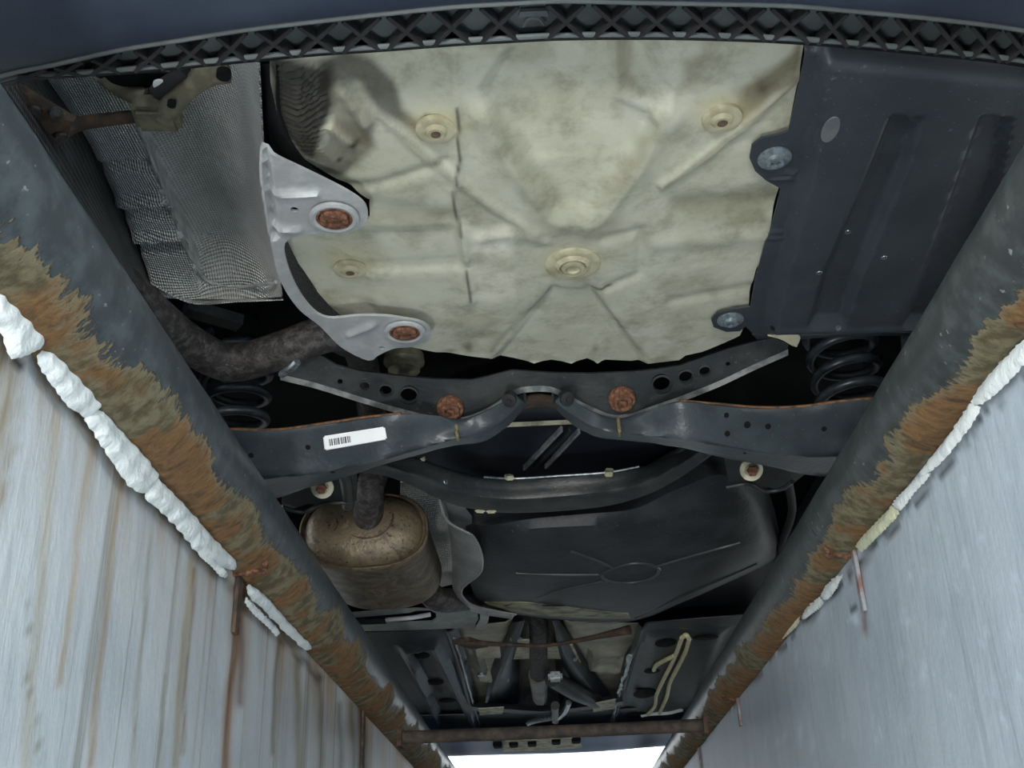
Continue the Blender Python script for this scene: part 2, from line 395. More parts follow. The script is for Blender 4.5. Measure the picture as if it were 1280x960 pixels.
def left_paint(u, v):
    C = np.ones((len(u), 3)); wob = 2*np.sin(v*.031) + 1*np.sin(v*.083 + u*.02)
    def streak(pts, wd, col, amt, C=None): return lp(u, v, CC[0], amt*np.exp(-(dist(u + wob*.5, v, pts)/wd)**2), col)
    CC = [C]
    for pts, wd, col, amt in [
        ([(297, 740), (294, 820), (284, 900), (280, 975)], 6, (150, 104, 62), .9), ([(300, 760), (303, 840), (300, 880)], 5, (120, 72, 56), .7),
        ([(112, 960), (132, 760), (150, 600), (160, 540)], 4.5, (168, 132, 86), .7), ([(75, 860), (95, 700), (108, 600), (118, 545)], 4, (176, 146, 104), .65),
        ([(30, 960), (45, 800), (60, 640), (70, 520)], 6, (178, 156, 118), .5), ([(218, 960), (228, 820), (238, 700)], 4.5, (170, 146, 100), .7),
        ([(228, 940), (236, 800), (243, 710)], 2.5, (140, 110, 70), .7), ([(165, 960), (182, 740), (192, 640)], 2.5, (150, 140, 116), .6),
        ([(50, 960), (44, 880), (34, 850), (36, 800), (29, 720)], 1.6, (120, 116, 84), .6), ([(340, 940), (345, 850), (348, 800)], 2.5, (120, 112, 84), .7),
        ([(372, 960), (374, 880), (372, 830)], 5, (150, 140, 108), .7), ([(400, 960), (402, 880), (400, 845)], 4, (120, 110, 80), .7), ([(425, 960), (425, 880)], 4, (130, 122, 96), .7),
        ([(455, 960), (452, 880)], 6, (84, 50, 34), .95), ([(442, 960), (440, 880)], 4, (120, 112, 96), .7), ([(200, 960), (206, 840)], 2, (160, 150, 130), .5)]:
        CC[0] = streak(pts, wd, col, amt)
    C = CC[0]
    top = np.exp(-np.clip(v - (370 + u*1.2), 0, 999)/75)
    C = lp(u, v, C, np.clip(top*(.45 + .45*np.sin(u*.21)*np.sin(u*.083+1)), 0, .85), (166, 126, 72))
    C = lp(u, v, C, .7*soft(u + 4*np.sin(v*.12) + 3*np.sin(v*.31), v, [(-30, 340), (6, 395), (24, 470), (18, 540), (4, 640), (-30, 700)], 8)*(.7 + .3*np.sin(u*.5 + v*.07)), (150, 124, 82))
    C = lp(u, v, C, .95*soft(u, v, [(0, 395), (8, 392), (24, 445), (32, 452), (30, 462), (18, 456)], 2.5), (24, 18, 22))
    C = lp(u, v, C, .75*np.exp(-(dist(u, v + 3*np.sin(u*.3), [(44, 450), (100, 520), (185, 618), (280, 724), (300, 742), (400, 850)])/4.5)**2), (90, 74, 56))
    return np.clip(C, 0, 1.15)
def right_paint(u, v):
    C = np.ones((len(u), 3))
    line = [(1290, 455), (1228, 515), (1190, 570), (1128, 642), (1078, 694), (1054, 722), (1004, 772), (930, 856), (870, 925)]
    k = .8*np.exp(-(dist(u, v - 6 + 4*np.sin(u*.19), line)/4)**2)*(np.sin(u*.13)*np.sin(u*.31) > -.25)
    C = lp(u, v, C, k, (44, 42, 40))
    C = lp(u, v, C, .7*np.exp(-(dist(u, v, [(1075, 702), (1082, 790)])/3.5)**2), (140, 88, 80))
    C = lp(u, v, C, .5*np.exp(-(dist(u, v, [(1060, 712), (1064, 730)])/3)**2), (140, 88, 80))
    C = lp(u, v, C, .8*soft(u, v, [(1063, 757), (1072, 757), (1070, 766), (1063, 766)], 1.5), (40, 46, 60))
    C = C*(1 + .5*soft(u, v, [(1062, 768), (1073, 766), (1074, 779), (1063, 780)], 2))[:, None]
    for i in range(46):
        x0 = rng.uniform(900, 1275); y0 = rng.uniform(1150 - .83*(x0 - 700) - 300 + 120, 940); a, b = rng.uniform(1, 5), rng.uniform(3, 14)
        C = C*(1 + .22*np.exp(-((u-x0)/a)**2 - ((v-y0 + (u-x0)*1.2)/b)**2))[:, None]
    return np.clip(C, 0, 1.6)
wall_l = wall('wall_left', WL, wl_mat, left_paint, 1); wall_r = wall('wall_right', WR, wr_mat, right_paint, -1)
def slab(name, x0, x1, y0, y1, z0, z1, m):
    o = link(name, box_me(name, x1-x0, y1-y0, z1-z0, 0, ((x0+x1)/2, (y0+y1)/2, (z0+z1)/2)), m); o['kind'] = 'structure'; return o
slab('floor', WL - .12, WR + .12, YB, YE, -.15, 0, concrete)
slab('wall_back', WL - .12, WR + .12, YB - .12, YB, -.15, ZG, concrete); slab('wall_front', WL - .12, WR + .12, YE, YE + .12, -.15, ZG, concrete)
slab('ground_left', -4.5, WL - .12, -5, 11, ZG - .3, ZG, concrete); slab('ground_right', WR + .12, 4.5, -5, 11, ZG - .3, ZG, concrete)

def chunk(wallobj, x, pts, m, th, name='plaster_chunk'):
    f = lambda u, v: th*(np.sin(np.clip(dist(u, v, P, True)/10, 0, 1)*1.57)*.9 + .2*np.sin(u*.16 + 1)*np.sin(v*.13 + u*.1)*np.clip(dist(u, v, P, True)/6, 0, 1))
    P = smooth_poly(pts, 90); P = [(a + .9*math.sin(i*1.7) + .5*math.sin(i*.9 + a), b + .9*math.cos(i*1.3 + b)) for i, (a, b) in enumerate(P)]
    if True:
      return plate(name, P, 0, m, wallobj, step=.004, solid=.0, relief=f, split=0, wall=x + (.012 if x < 0 else -.008))
for pts in [[(-8, 330), (35, 385), (60, 415), (66, 424), (45, 434), (22, 438), (8, 402), (-8, 385)],
            [(64, 427), (85, 440), (110, 475), (128, 502), (118, 514), (105, 506), (95, 500), (72, 470), (60, 452), (56, 436)],
            [(124, 507), (160, 548), (188, 580), (198, 596), (188, 608), (170, 598), (150, 570), (122, 527), (114, 514)],
            [(192, 592), (225, 625), (260, 665), (296, 702), (290, 713), (262, 688), (232, 653), (207, 628), (190, 611)],
            [(192, 617), (206, 631), (232, 658), (258, 688), (252, 694), (240, 680), (214, 650), (196, 630)],
            [(247, 681), (262, 694), (284, 716), (280, 723), (258, 702), (244, 686)],
            [(310, 730), (330, 742), (360, 775), (385, 800), (392, 810), (382, 812), (356, 790), (330, 763), (309, 742)],
            [(308, 746), (326, 764), (350, 790), (346, 795), (322, 772), (306, 752)]]:
    if pts[0][0] < 200 and pts[0] != (192, 617): m_ = (sum(p[0] for p in pts)/len(pts), sum(p[1] for p in pts)/len(pts)); pts = [(x - 9, y + 9) if (y - m_[1]) > 1.2*(x - m_[0]) else (x, y) for x, y in pts]
    chunk(wall_l, WL, pts, plaster_white, .010)
for pts, m in [([(1288, 416), (1290, 440), (1256, 482), (1225, 506), (1214, 502), (1240, 464)], plaster_white),
            ([(1212, 504), (1226, 511), (1190, 563), (1165, 588), (1148, 594), (1185, 545)], plaster_white),
            ([(1146, 596), (1163, 592), (1140, 620), (1125, 638), (1116, 630)], plaster_white),
            ([(1114, 632), (1124, 641), (1100, 668), (1084, 684), (1076, 690), (1070, 680), (1090, 657)], plaster_yellow),
            ([(1054, 718), (1044, 738), (1034, 750), (1026, 744), (1040, 724)], plaster_white), ([(1024, 746), (1030, 753), (1014, 768), (1003, 774), (1006, 762)], plaster_white),
            ([(1000, 768), (998, 780), (984, 794), (974, 800), (978, 788)], plaster_yellow), ([(970, 800), (966, 812), (948, 830), (938, 836), (946, 822)], plaster_yellow)]:
    chunk(wall_r, WR, pts, m, .005)

# ------------------------------------------------------------ steel edge pipes
def edge_pipe(x, r, cuts, m, label, side):
    root = bpy.data.objects.new('edge_pipe', None); COL.objects.link(root); root.location = (x, (YB+YE)/2, ZP - r)
    root['label'] = label; root['category'] = 'pipe'; root['group'] = 'steel pipes along the pit edges'
    ys = [YB] + cuts + [YE]
    for a, b in zip(ys, ys[1:]):
        seg = 72; n = max(8, int((b-a)/.02)); vs, ang, fs = [], [], []
        Y = np.linspace(a + .0012, b - .0012, n)
        for y in Y:
            for k in range(seg):
                th = -math.pi + 2*math.pi*k/seg + math.radians(140)      # measured from the inner flank downwards
                rr = r*(1 + .006*math.sin(y*37 + k*.4)*math.sin(y*11 + k*.17))
                vs.append((x - side*rr*math.cos(th), y, ZP - rr*math.sin(th))); ang.append(th)
        for i in range(n-1):
            for k in range(seg): fs.append((i*seg+k, i*seg+(k+1) % seg, (i+1)*seg+(k+1) % seg, (i+1)*seg+k))
        fs.append(tuple(range(seg))); fs.append(tuple((n-1)*seg+k for k in range(seg)))
        me = mesh('pipe_section', vs, fs, False)
        bm = bmesh.new(); bm.from_mesh(me); bmesh.ops.recalc_face_normals(bm, faces=bm.faces); bm.to_mesh(me); bm.free()
        at_ = me.attributes.new('ang', 'FLOAT', 'POINT'); at_.data.foreach_set('value', np.array(ang, np.float32))
        link('pipe_section', me, m, root)
    return root
pm_l = pipe_mat('left_pipe_paint_and_rust', -1, 0, 2.3, (56, 62, 65), .14, .64, 2.9)
pm_r = pipe_mat('right_pipe_paint_and_rust', 1, 0, 7.9, (54, 58, 58), .12, .80, 1.95)
yl = onwall(292, 716, WL).y; yr1 = onwall(1068, 700, WR).y; yr2 = onwall(922, 866, WR).y
pipe_l = edge_pipe(WL, RL, [yl], pm_l, 'rusty grey steel pipe capping the streaked wall with thick white caulk', -1)
pipe_r = edge_pipe(WR, RR, [yr1, yr2], pm_r, 'rusty grey steel pipe capping the plain blue-grey wall with thin caulk', 1)
def strap(pipe, x, r, px, py0, py1, wd, m, label):
    a = onwall(px, py0, x); b = onwall(px + (py1-py0)*.02, py1, x); s = 1 if x < 0 else -1
    a = Vector((x + s*.004, a.y, ZP - r*.9)); b = Vector((x + s*.004, a.y, b.z))
    bar('anchor_strap', a, b, wd, .006, m, pipe, up=(1, 0, 0), label=label)
strap(pipe_l, WL, RL, 297, 712, 800, .022, rust_dark, 'rusted anchor strap at the pipe joint')
strap(pipe_l, WL, RL, 453, 882, 990, .03, rust_dark, 'dark rusted anchor strap')
grey_strap = simple('painted_strap', (150, 154, 160), (128, 96, 86), .6, 0, scale=30, bump=.4)
strap(pipe_r, WR, RR, 1072, 700, 775, .014, grey_strap, 'anchor strap at the pipe joint, half painted')
strap(pipe_r, WR, RR, 923, 868, 912, .02, grey_strap, 'painted anchor strap')
strap(pipe_r, WR, RR, 874, 930, 970, .03, grey_strap, 'painted anchor strap')
def weld(pipe, x, r, y, side):
    pts = [Vector((x - side*(r+.001)*math.cos(th), y + .004*math.sin(th*7) + (.018 if 0.95 < th < 1.15 else 0)*1, ZP - (r+.001)*math.sin(th))) for th in np.linspace(.9, 2.0, 14)]
    tube('weld_seam', pts, .0045, rust, pipe, 8, 40, wob=.15)
weld(pipe_l, WL, RL, yl + .004, -1); weld(pipe_r, WR, RR, yr1 + .006, 1); weld(pipe_r, WR, RR, yr2 + .004, 1)

# rusty bar spanning the pit under the car's front
cb = bpy.data.objects.new('cross_bar', None); COL.objects.link(cb); a, b = at(500, 921.5, .468), at(880, 908, .468)
yc = (a.y + b.y)/2; cb.location = (0, yc, CAMZ + .445)
cb['label'] = 'dark rusty steel bar spanning the pit between both edge pipes'; cb['category'] = 'bar'
tube('bar', [Vector((a.x, yc, CAMZ + .469)), Vector((0, yc, CAMZ + .468)), Vector((b.x, yc, CAMZ + .469))], .0175, simple('weathered_bar', (62, 57, 54), (92, 80, 70), .8, 0, scale=30, bump=.4), cb, 16, 60, wob=.015)
for x in (a.x, b.x): bar('end_plate', (x, yc - .03, CAMZ + .469), (x, yc + .03, CAMZ + .469), .012, .05, rust_dark, cb)

# ------------------------------------------------------------ the car
car = bpy.data.objects.new('car', None); COL.objects.link(car); car.location = (0, 3.2, ZG)
car['label'] = 'car standing over the pit, seen from below with its underside parts'; car['category'] = 'car'
Vv = Vector
def body_box(name, x0, x1, y0, y1, h0, h1, m, bev=.01):
    return link(name, box_me(name, x1-x0, y1-y0, h1-h0, bev, ((x0+x1)/2, (y0+y1)/2, CAMZ + (h0+h1)/2)), m, car)
body_box('floor_pan', -.82, .82, .62, 6.1, 1.04, 1.07, dark)
body_box('side_sill', -.86, -.74, 2.2, 4.5, .74, 1.06, plastic, .02); body_box('side_sill', .74, .86, 2.2, 4.5, .74, 1.06, plastic, .02)
# upper body, only to stand as the car it is
shell_y = [(.55, 1.02, 1.25), (.62, 1.02, 1.75), (1.3, 1.02, 2.02), (2.7, 1.02, 2.07), (3.6, 1.02, 1.72), (5.3, 1.02, 1.45), (5.9, 1.02, 1.15)]
loft('body_shell', [[Vv((sx*ws, y, CAMZ + (h0 if ws > .8 and k in (0, 6) else h1 if abs(k-3) < 2 else (h0+h1)/2))) for k, (sx, ws) in enumerate([(-1, .88), (-1, .9), (-1, .66), (0, .6), (1, .66), (1, .9), (1, .88)])] for y, h0, h1 in shell_y], simple('car_paint', (60, 66, 76), (64, 70, 80), .3), car, n=25, across=3, solid=.01)
for sx in (-1, 1):                            # tyres on the ground beside the pit
    for y in (1.72, 4.75):
        prof = [(.20, -.09), (.28, -.10), (.315, -.085), (.32, 0), (.315, .085), (.28, .10), (.20, .09), (.19, 0)]
        seg = 40; vs = [(z, r*math.cos(2*math.pi*k/seg), r*math.sin(2*math.pi*k/seg)) for r, z in prof for k in range(seg)]
        fs = [(i*seg+k, i*seg+(k+1) % seg, ((i+1) % 8)*seg+(k+1) % seg, ((i+1) % 8)*seg+k) for i in range(8) for k in range(seg)]
        me = mesh('tyre', vs, fs, False); me.transform(Matrix.Translation((sx*.775, y, ZG + .32)))
        ty = link('tyre', me, rubber, car)
        rm = lathe_me('wheel_rim', [(.19, -.05), (.19, .06), (.15, .05), (.06, .02), (0.001, .02)], 30)
        rm.transform(Matrix.Translation((sx*.775, y, ZG + .32)) @ Matrix.Rotation(math.pi/2, 4, 'Y')); link('wheel_rim', rm, zinc, ty)

# --- rear bumper with its diamond lattice
UP = [(-260, 190), (-100, 125), (15, 91), (70, 80), (150, 62), (225, 50), (300, 38), (390, 27), (480, 17), (570, 8), (640, 4), (700, 1), (800, 3), (880, 4.5), (987, 7), (1081, 15), (1175, 24), (1280, 38), (1400, 66), (1540, 110)]
LO = [(-260, 205), (-100, 133), (15, 96), (70, 92), (150, 87), (225, 80), (300, 72.5), (390, 64), (480, 58), (570, 51), (640, 47), (700, 44), (800, 43), (880, 44), (987, 48), (1081, 55), (1175, 64), (1280, 76), (1400, 100), (1540, 140)]
yup = lambda x: np.interp(x, [p[0] for p in UP], [p[1] for p in UP]); ylo = lambda x: np.interp(x, [p[0] for p in LO], [p[1] for p in LO])
HB = .775
up3, lo3 = line3(UP, HB), line3(LO, HB + .006)
bumper = loft('rear_bumper', [off(up3, 0, .004, .016), up3, [Vv((p.x*1.005, p.y - .012, p.z - .004)) for p in up3], [Vv((p.x*1.02, p.y - .07, p.z + .0)) for p in up3], [Vv((p.x*1.04, p.y - .16, p.z + .035)) for p in up3], [Vv((p.x*1.06, p.y - .25, p.z + .12)) for p in up3], [Vv((p.x*1.07, p.y - .28, p.z + .25)) for p in up3]], bumper_skin, car, n=90, across=5, solid=.004, label='smooth dark blue-grey rear bumper edge')
lo_in = [q + (p-q)*.08 for p, q in zip(up3, lo3)]
lat = loft('bumper_lattice', [off(up3, 0, 0, .016), off(lo3, 0, .009, .015)], plastic_rib, car, n=90, across=2, solid=.003, label='recessed lattice strip under the bumper with diamond ribs')
loft('gap_shade', [off(lo3, 0, .006, .018), off(lo3, 0, .026, .018), off(lo3, 0, .004, -.001)], dark, lat, n=90, across=1, solid=.002, sharp=True)  # near-black strip standing in for the shade of the open gap
tube('lip', off(up3, 0, 0, 0), .0028, plastic_rib, bumper, 8, 120)
tube('lip', off(lo3, 0, 0, 0), .0030, plastic_rib, lat, 8, 120)
XC = [40, 86, 133, 187, 240, 290, 343, 397, 452, 508, 565, 624, None, 707, 764, 820, 877, 933, 987, 1040, 1089, 1137, 1186, 1231, 1275]
xs = [x for x in XC if x]
for i, x in enumerate(xs):
    s = 23 if 300 < x < 1000 else 18
    yc_ = (yup(x) + ylo(x))/2
    for sg in (-1, 1):
        A, C_, B = (x - sg*s, yup(x - sg*s)), (x, yc_), (x + sg*s, ylo(x + sg*s))
        a, b = at(*A, HB + .007), at(*B, HB + .009)
        bar('rib', a, b, .0042, .012, rubber, lat, bev=0)  # dark material puts the shade of the rib sides into the colour
em = bumper_lattice_pad = loft('moulded_mark', [line3([(650, 15), (666, 14), (684, 13.5)], HB + .010), line3([(648, 22), (666, 21), (686, 20.5)], HB + .010)], plastic_rib, lat, n=8, across=1, solid=.004, label='small moulded mark on the lattice')
tube('mark_arc', [at(654, 33, HB + .012), at(660, 24, HB + .010), at(672, 23, HB + .010), at(680, 31, HB + .012)], .0016, plastic_rib, lat, 6, 20)

# --- spare wheel well cover, painted and dirty
HC = .80
COVER = [(335, 50), (420, 42), (520, 36), (640, 32), (760, 30), (880, 30), (1008, 34), (1008, 75), (1001, 110), (994, 140), (988, 168), (985, 200), (978, 230), (968, 268), (958, 320), (946, 342), (938, 372), (936, 405), (926, 428), (906, 438), (878, 448), (858, 452), (850, 458), (820, 461), (790, 465), (758, 463), (748, 467), (735, 461), (715, 467), (690, 463), (668, 467), (642, 461), (610, 455), (575, 452), (545, 449), (500, 440), (460, 425), (425, 405), (396, 380), (372, 345), (358, 315), (370, 305), (400, 300), (440, 295), (462, 280), (462, 258), (440, 243), (405, 225), (378, 203), (358, 178), (345, 150), (337, 115)]
def cover_relief(u, v):
    z = np.zeros(len(u))
    cen = np.hypot((u-716)/340, (v-270)/230); z += .014*np.clip(cen, 0, 1.2)**2          # the well's shallow dome
    rid = [([(604, 150), (640, 205), (700, 275)], 17, -.009), ([(842, 150), (800, 205), (735, 278)], 17, -.009), ([(735, 365), (800, 450)], 3, .005), ([(692, 365), (622, 440)], 3, .005), ([(692, 366), (738, 366)], 2.5, .004),
           ([(475, 150), (520, 190), (573, 228), (620, 262), (670, 290)], 4, -.006), ([(408, 243), (470, 238), (520, 220), (556, 206)], 4, .005),
           ([(566, 60), (572, 130), (574, 190), (572, 226), (566, 240), (572, 280), (588, 350), (590, 378)], 2.5, -.005), ([(456, 345), (520, 342), (584, 336)], 3, .004),
           ([(1000, 108), (930, 165), (880, 200), (828, 232)], 4, -.007), ([(470, 268), (540, 275), (570, 280)], 14, .006), ([(850, 262), (960, 258)], 16, .007), ([(820, 305), (955, 300)], 10, -.004),
           ([(632, 290), (680, 300)], 8, -.005), ([(755, 300), (800, 290), (800, 345), (760, 362)], 3, .005), ([(580, 290), (582, 380)], 9, -.004), ([(650, 70), (720, 66), (780, 74), (840, 72)], 9, .004),
           ([(770, 65), (774, 130), (820, 150)], 8, -.006), ([(330, 66), (500, 66), (600, 60), (760, 52), (900, 48), (1000, 52)], 2.5, -.006), ([(420, 76), (520, 72), (640, 64), (680, 70), (780, 57), (920, 56)], 2, .005), ([(600, 300), (640, 290), (640, 330)], 7, -.004), ([(840, 380), (940, 365)], 4, .004), ([(430, 120), (456, 160)], 9, -.012), ([(415, 155), (440, 182)], 6, -.008), ([(660, 395), (560, 450)], 12, .003), ([(470, 390), (600, 420)], 18, -.003)]
    for p, wd, h in rid: z += ridge(u, v, p, max(wd, 6.0), h*(.75 if wd < 5 else .9))
    z += .010*soft(u, v, [(690, 367), (740, 367), (810, 470), (610, 470)], 5) + .012*soft(u, v, [(637, 190), (690, 265), (745, 270), (795, 205), (835, 120), (800, 60), (640, 70), (605, 120)], 9)
    z += .006*soft(u, v, [(355, 300), (570, 290), (582, 335), (455, 345), (470, 400), (380, 380)], 6)
    z -= .022*soft(u, v, [(340, 75), (400, 85), (425, 140), (420, 205), (385, 200), (350, 150)], 22)
    wr = soft(u, v, [(335, 75), (410, 90), (410, 150), (398, 205), (370, 190), (345, 140)], 12)        # crumpled corner
    z += wr*.0017*np.sin((u*.30 + v*.95) + 2.2*np.sin(u*.13) + 1.8*np.sin(v*.11))
    z += .035*np.clip((74-v)/26, 0, 1)**1.3
    for i in range(30):
        x0, y0 = rng.uniform(400, 960), rng.uniform(70, 450); z += rng.normal()*.0014*np.exp(-((u-x0)/rng.uniform(8, 35))**2 - ((v-y0)/rng.uniform(6, 20))**2)
    return z
def cover_paint(u, v):
    base = np.array(lin((188, 188, 173))); C = np.tile(base, (len(u), 1))
    def lay(k, col):
        nonlocal C
        C = C*(1-k[:, None]) + np.array(lin(col))[None]*k[:, None]
    wob = 4*np.sin(u*.09 + v*.05) + 3*np.sin(v*.17 - u*.06); uu, vv = u + wob, v + wob*.6
    # brighter repaint patches, dull grime bands
    lay(0.75*soft(uu, vv, [(588, 278), (640, 275), (642, 318), (585, 322)], 7), (216, 214, 200)); lay(0.75*soft(uu, vv, [(592, 340), (646, 336), (648, 378), (590, 380)], 6), (216, 214, 200))
    lay(0.52*soft(uu, vv, [(640, 180), (690, 255), (745, 255), (790, 200), (780, 120), (660, 110)], 16), (208, 206, 186))
    lay(0.68*soft(uu, vv, [(460, 270), (568, 262), (572, 292), (470, 290)], 9), (150, 148, 128)); lay(0.68*soft(uu, vv, [(840, 250), (968, 245), (955, 282), (842, 276)], 9), (142, 140, 118))
    lay(0.60*soft(uu, vv, [(606, 150), (625, 150), (712, 262), (672, 270)], 8), (150, 149, 130)); lay(0.60*soft(uu, vv, [(842, 148), (818, 150), (738, 258), (785, 240)], 9), (146, 144, 124))
    lay(0.60*soft(uu, vv, [(575, 230), (640, 265), (650, 290), (580, 285)], 9), (158, 156, 138)); lay(0.52*soft(uu, vv, [(620, 75), (690, 72), (680, 105), (630, 100)], 9), (140, 138, 120))
    lay(0.68*soft(uu, vv, [(760, 62), (790, 62), (800, 130), (776, 128)], 7), (146, 142, 122)); lay(0.60*soft(uu, vv, [(860, 85), (900, 70), (880, 110), (845, 140)], 8), (140, 136, 116))
    lay(0.52*soft(uu, vv, [(655, 270), (780, 268), (782, 300), (660, 300)], 9), (154, 152, 134))
    # soot and oil at the left corner
    lay(.95*soft(u*.6+uu*.4, v*.6+vv*.4, [(330, 70), (345, 72), (412, 92), (418, 130), (405, 160), (398, 205), (372, 200), (340, 160)], 7), (17, 15, 13))
    lay(.72*soft(u*.6+uu*.4, v*.6+vv*.4, [(395, 195), (420, 150), (455, 168), (470, 190), (448, 215), (424, 228), (405, 222)], 6), (92, 86, 72))
    lay(.75*soft(u*.6+uu*.4, v*.6+vv*.4, [(398, 85), (432, 80), (466, 90), (492, 112), (505, 145), (528, 162), (520, 172), (470, 146), (450, 118), (420, 112), (402, 120)], 5), (38, 33, 25))
    lay(.6*soft(u*.6+uu*.4, v*.6+vv*.4, [(412, 120), (450, 122), (470, 155), (466, 186), (440, 188), (416, 160)], 6), (104, 98, 82))
    lay(.8*soft(u, v, [(406, 152), (414, 148), (440, 180), (432, 186)], 3), (182, 178, 158)); lay(.6*soft(u, v, [(430, 118), (446, 122), (462, 142), (452, 146)], 4), (170, 166, 146))
    for x, y, r in [(441, 190, 4), (424, 202, 4), (533, 152, 4.5), (556, 172, 4), (548, 174, 3)]: lay(.9*np.clip(1.4 - np.hypot(u-x, (v-y)*1.3)/r, 0, 1), (40, 34, 28))
    # right corner oil
    lay(.85*soft(uu*.3 + u*.7, vv*.3 + v*.7, [(916, 44), (1004, 46), (1006, 58), (985, 60), (950, 62), (920, 56)], 3), (78, 70, 48))
    lay(.75*soft(u*.7 + uu*.3, v, [(1006, 70), (1002, 112), (965, 132), (930, 160), (914, 152), (935, 118), (975, 95)], 5), (102, 92, 66))
    lay(.6*np.exp(-((u-955)/9)**2 - ((v-122)/8)**2), (70, 62, 44)); lay(.4*np.exp(-((u-925)/9)**2 - ((v-125)/9)**2), (90, 82, 60))
    for x, y in [(545, 161), (902, 146), (438, 335), (716, 328)]: lay(.5*np.exp(-(((u-x)/38)**2 + ((v-y)/22)**2)**2), (188, 180, 138))
    lay(.8*np.exp(-((u-586)/6)**2 - ((v-442)/7)**2), (92, 84, 66)); lay(.6*np.exp(-((u-563)/10)**2 - ((v-448)/3)**2), (86, 78, 60)); lay(.5*np.exp(-((u-745)/4)**2 - ((v-449)/5)**2), (110, 96, 70))
    for p in [[(572, 140), (574, 200), (571, 228)], [(566, 240), (570, 270), (576, 295)], [(584, 340), (588, 378)]]: lay(.85*np.exp(-(dist(u + .8*np.sin(v*.15), v, p)/2.2)**2), (72, 66, 54))
    for p in [[(688, 363), (700, 363.5)], [(740, 362), (752, 364), (764, 360)]]: lay(.85*np.exp(-(dist(u, v, p)/1.6)**2), (52, 48, 38))
    for p in [[(420, 74), (540, 68), (640, 58), (700, 60)], [(640, 64), (700, 62), (780, 56), (915, 54)], [(480, 62), (700, 52), (900, 47)]]: lay(.55*np.exp(-(dist(u, v, p)/1.5)**2), (110, 104, 88))
    lay(.45*np.exp(-(dist(u, v, [(492, 165), (572, 226)])/3)**2), (120, 116, 100)); lay(.5*np.exp(-(dist(u, v, [(995, 118), (830, 232)])/2)**2), (116, 106, 82)); lay(.35*np.exp(-(dist(u, v, [(410, 244), (470, 239), (550, 208)])/2.5)**2), (140, 136, 118))
    lay(.35*np.exp(-(dist(u, v, [(690, 366), (615, 446)])/2.5)**2), (130, 126, 106)); lay(.35*np.exp(-(dist(u, v, [(740, 366), (806, 452)])/2.5)**2), (130, 126, 106))
    return np.clip(C, 0, 1)
spare = plate('spare_wheel_well', COVER, HC, cover, car, step=.0036, solid=.004, relief=cover_relief, paint=cover_paint, label='pale dirty painted spare wheel well with embossed spokes')
bs = BV[spare.name]
nut_me = lathe_me('plastic_nut', [(.023, .002), (.023, -.002), (.020, -.0035), (.013, -.0035), (.011, -.006), (.0095, -.008), (.006, -.008), (.0055, -.003), (.0004, -.003)])
for x, y in [(545, 161), (902, 147), (438, 335)]:
    p, n = hit(bs, x, y, .001); put('plastic_nut', nut_me, cream, spare, p, Vector((0, 0, -1)))
dstud = lathe_me('stud', [(.0055, 0), (.0055, -.007), (.0004, -.007)], 12)
for x, y in [(545, 161), (902, 147), (438, 335)]:
    p, n = hit(bs, x, y, .002); put('stud', dstud, rust_dark, spare, p)
plug = lathe_me('drain_plug', [(.038, .003), (.038, -.001), (.034, -.003), (.025, -.003), (.022, -.006), (.019, -.0075), (.0175, -.003), (.0165, -.003), (.0155, -.008), (.010, -.009), (.0095, -.006), (.0004, -.006)], 32)
p, n = hit(bs, 716, 329, .0015); put('drain_plug', plug, cream, spare, p, label='cream drain plug in the centre')
# well side wall behind its left rim
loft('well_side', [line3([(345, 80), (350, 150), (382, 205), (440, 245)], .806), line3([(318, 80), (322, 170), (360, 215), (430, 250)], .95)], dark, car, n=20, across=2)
plate('well_side', [(345, 300), (430, 292), (470, 400), (400, 398), (352, 340)], .86, foil_dark, car, step=.02, label='embossed foil behind the bracket opening')

# --- embossed heat shield on the left, in a trough
def hs_relief(V):
    u, v = to_px(V); z = np.zeros(len(u))
    flat = soft(u, v, [(100, 150), (170, 150), (250, 345), (180, 345)], 6)
    for y in (206, 250, 268, 296, 312): z += flat*.012*np.exp(-((v - y + (u-180)*.05)/5)**2)*(-1 if y in (250, 296) else 1)
    z -= .028*np.exp(-(((u-285)/34)**2 + ((v-330)/22)**2))
    return z
loft('shield_side', [line3([(-30, 60), (30, 150), (90, 240), (150, 330), (176, 362)], .80), line3([(40, 70), (104, 168), (140, 240), (180, 330), (192, 370)], [.955, .955, .955, .945, .92])], foil_dark, car, n=40, across=8, solid=.002, label='dark side wall of the foil heat shield')
hs = loft('heat_shield', [line3([(38, 68), (104, 166), (140, 238), (180, 328), (192, 368)], [.945, .945, .945, .935, .91]), line3([(60, 66), (112, 164), (148, 238), (186, 328), (200, 372)], [.935, .935, .935, .93, .9]), line3([(140, 66), (172, 158), (203, 238), (240, 326), (246, 374)], [.92, .92, .92, .92, .9]), line3([(170, 64), (184, 150), (216, 232), (252, 322), (258, 374)], [.95, .95, .95, .945, .9]), line3([(215, 62), (240, 150), (262, 236), (290, 320), (296, 373)], [.965, .965, .965, .955, .9]), line3([(290, 62), (300, 150), (312, 250), (330, 325), (332, 372)], [.93, .93, .93, .92, .89]), line3([(322, 62), (327, 160), (334, 250), (346, 330), (352, 371)], .855)], foil, car, n=70, across=6, solid=.002, label='silver embossed foil heat shield over the tailpipe', relief=hs_relief)
tube('seam_bead', [hit(BV[hs.name], x, y, .001)[0] for x, y in [(170, 150), (186, 190), (203, 232), (222, 282), (238, 320), (246, 336), (262, 352), (300, 358), (346, 352)]], .0028, silver, hs, 8, 80, wob=.3)
loft('heat_shield', [line3([(190, 366), (240, 372), (300, 370), (352, 366)], .915), line3([(186, 352), (240, 378), (300, 376), (354, 374)], .885)], foil, car, n=30, across=2, solid=.002, label='bent front lip of the foil heat shield')
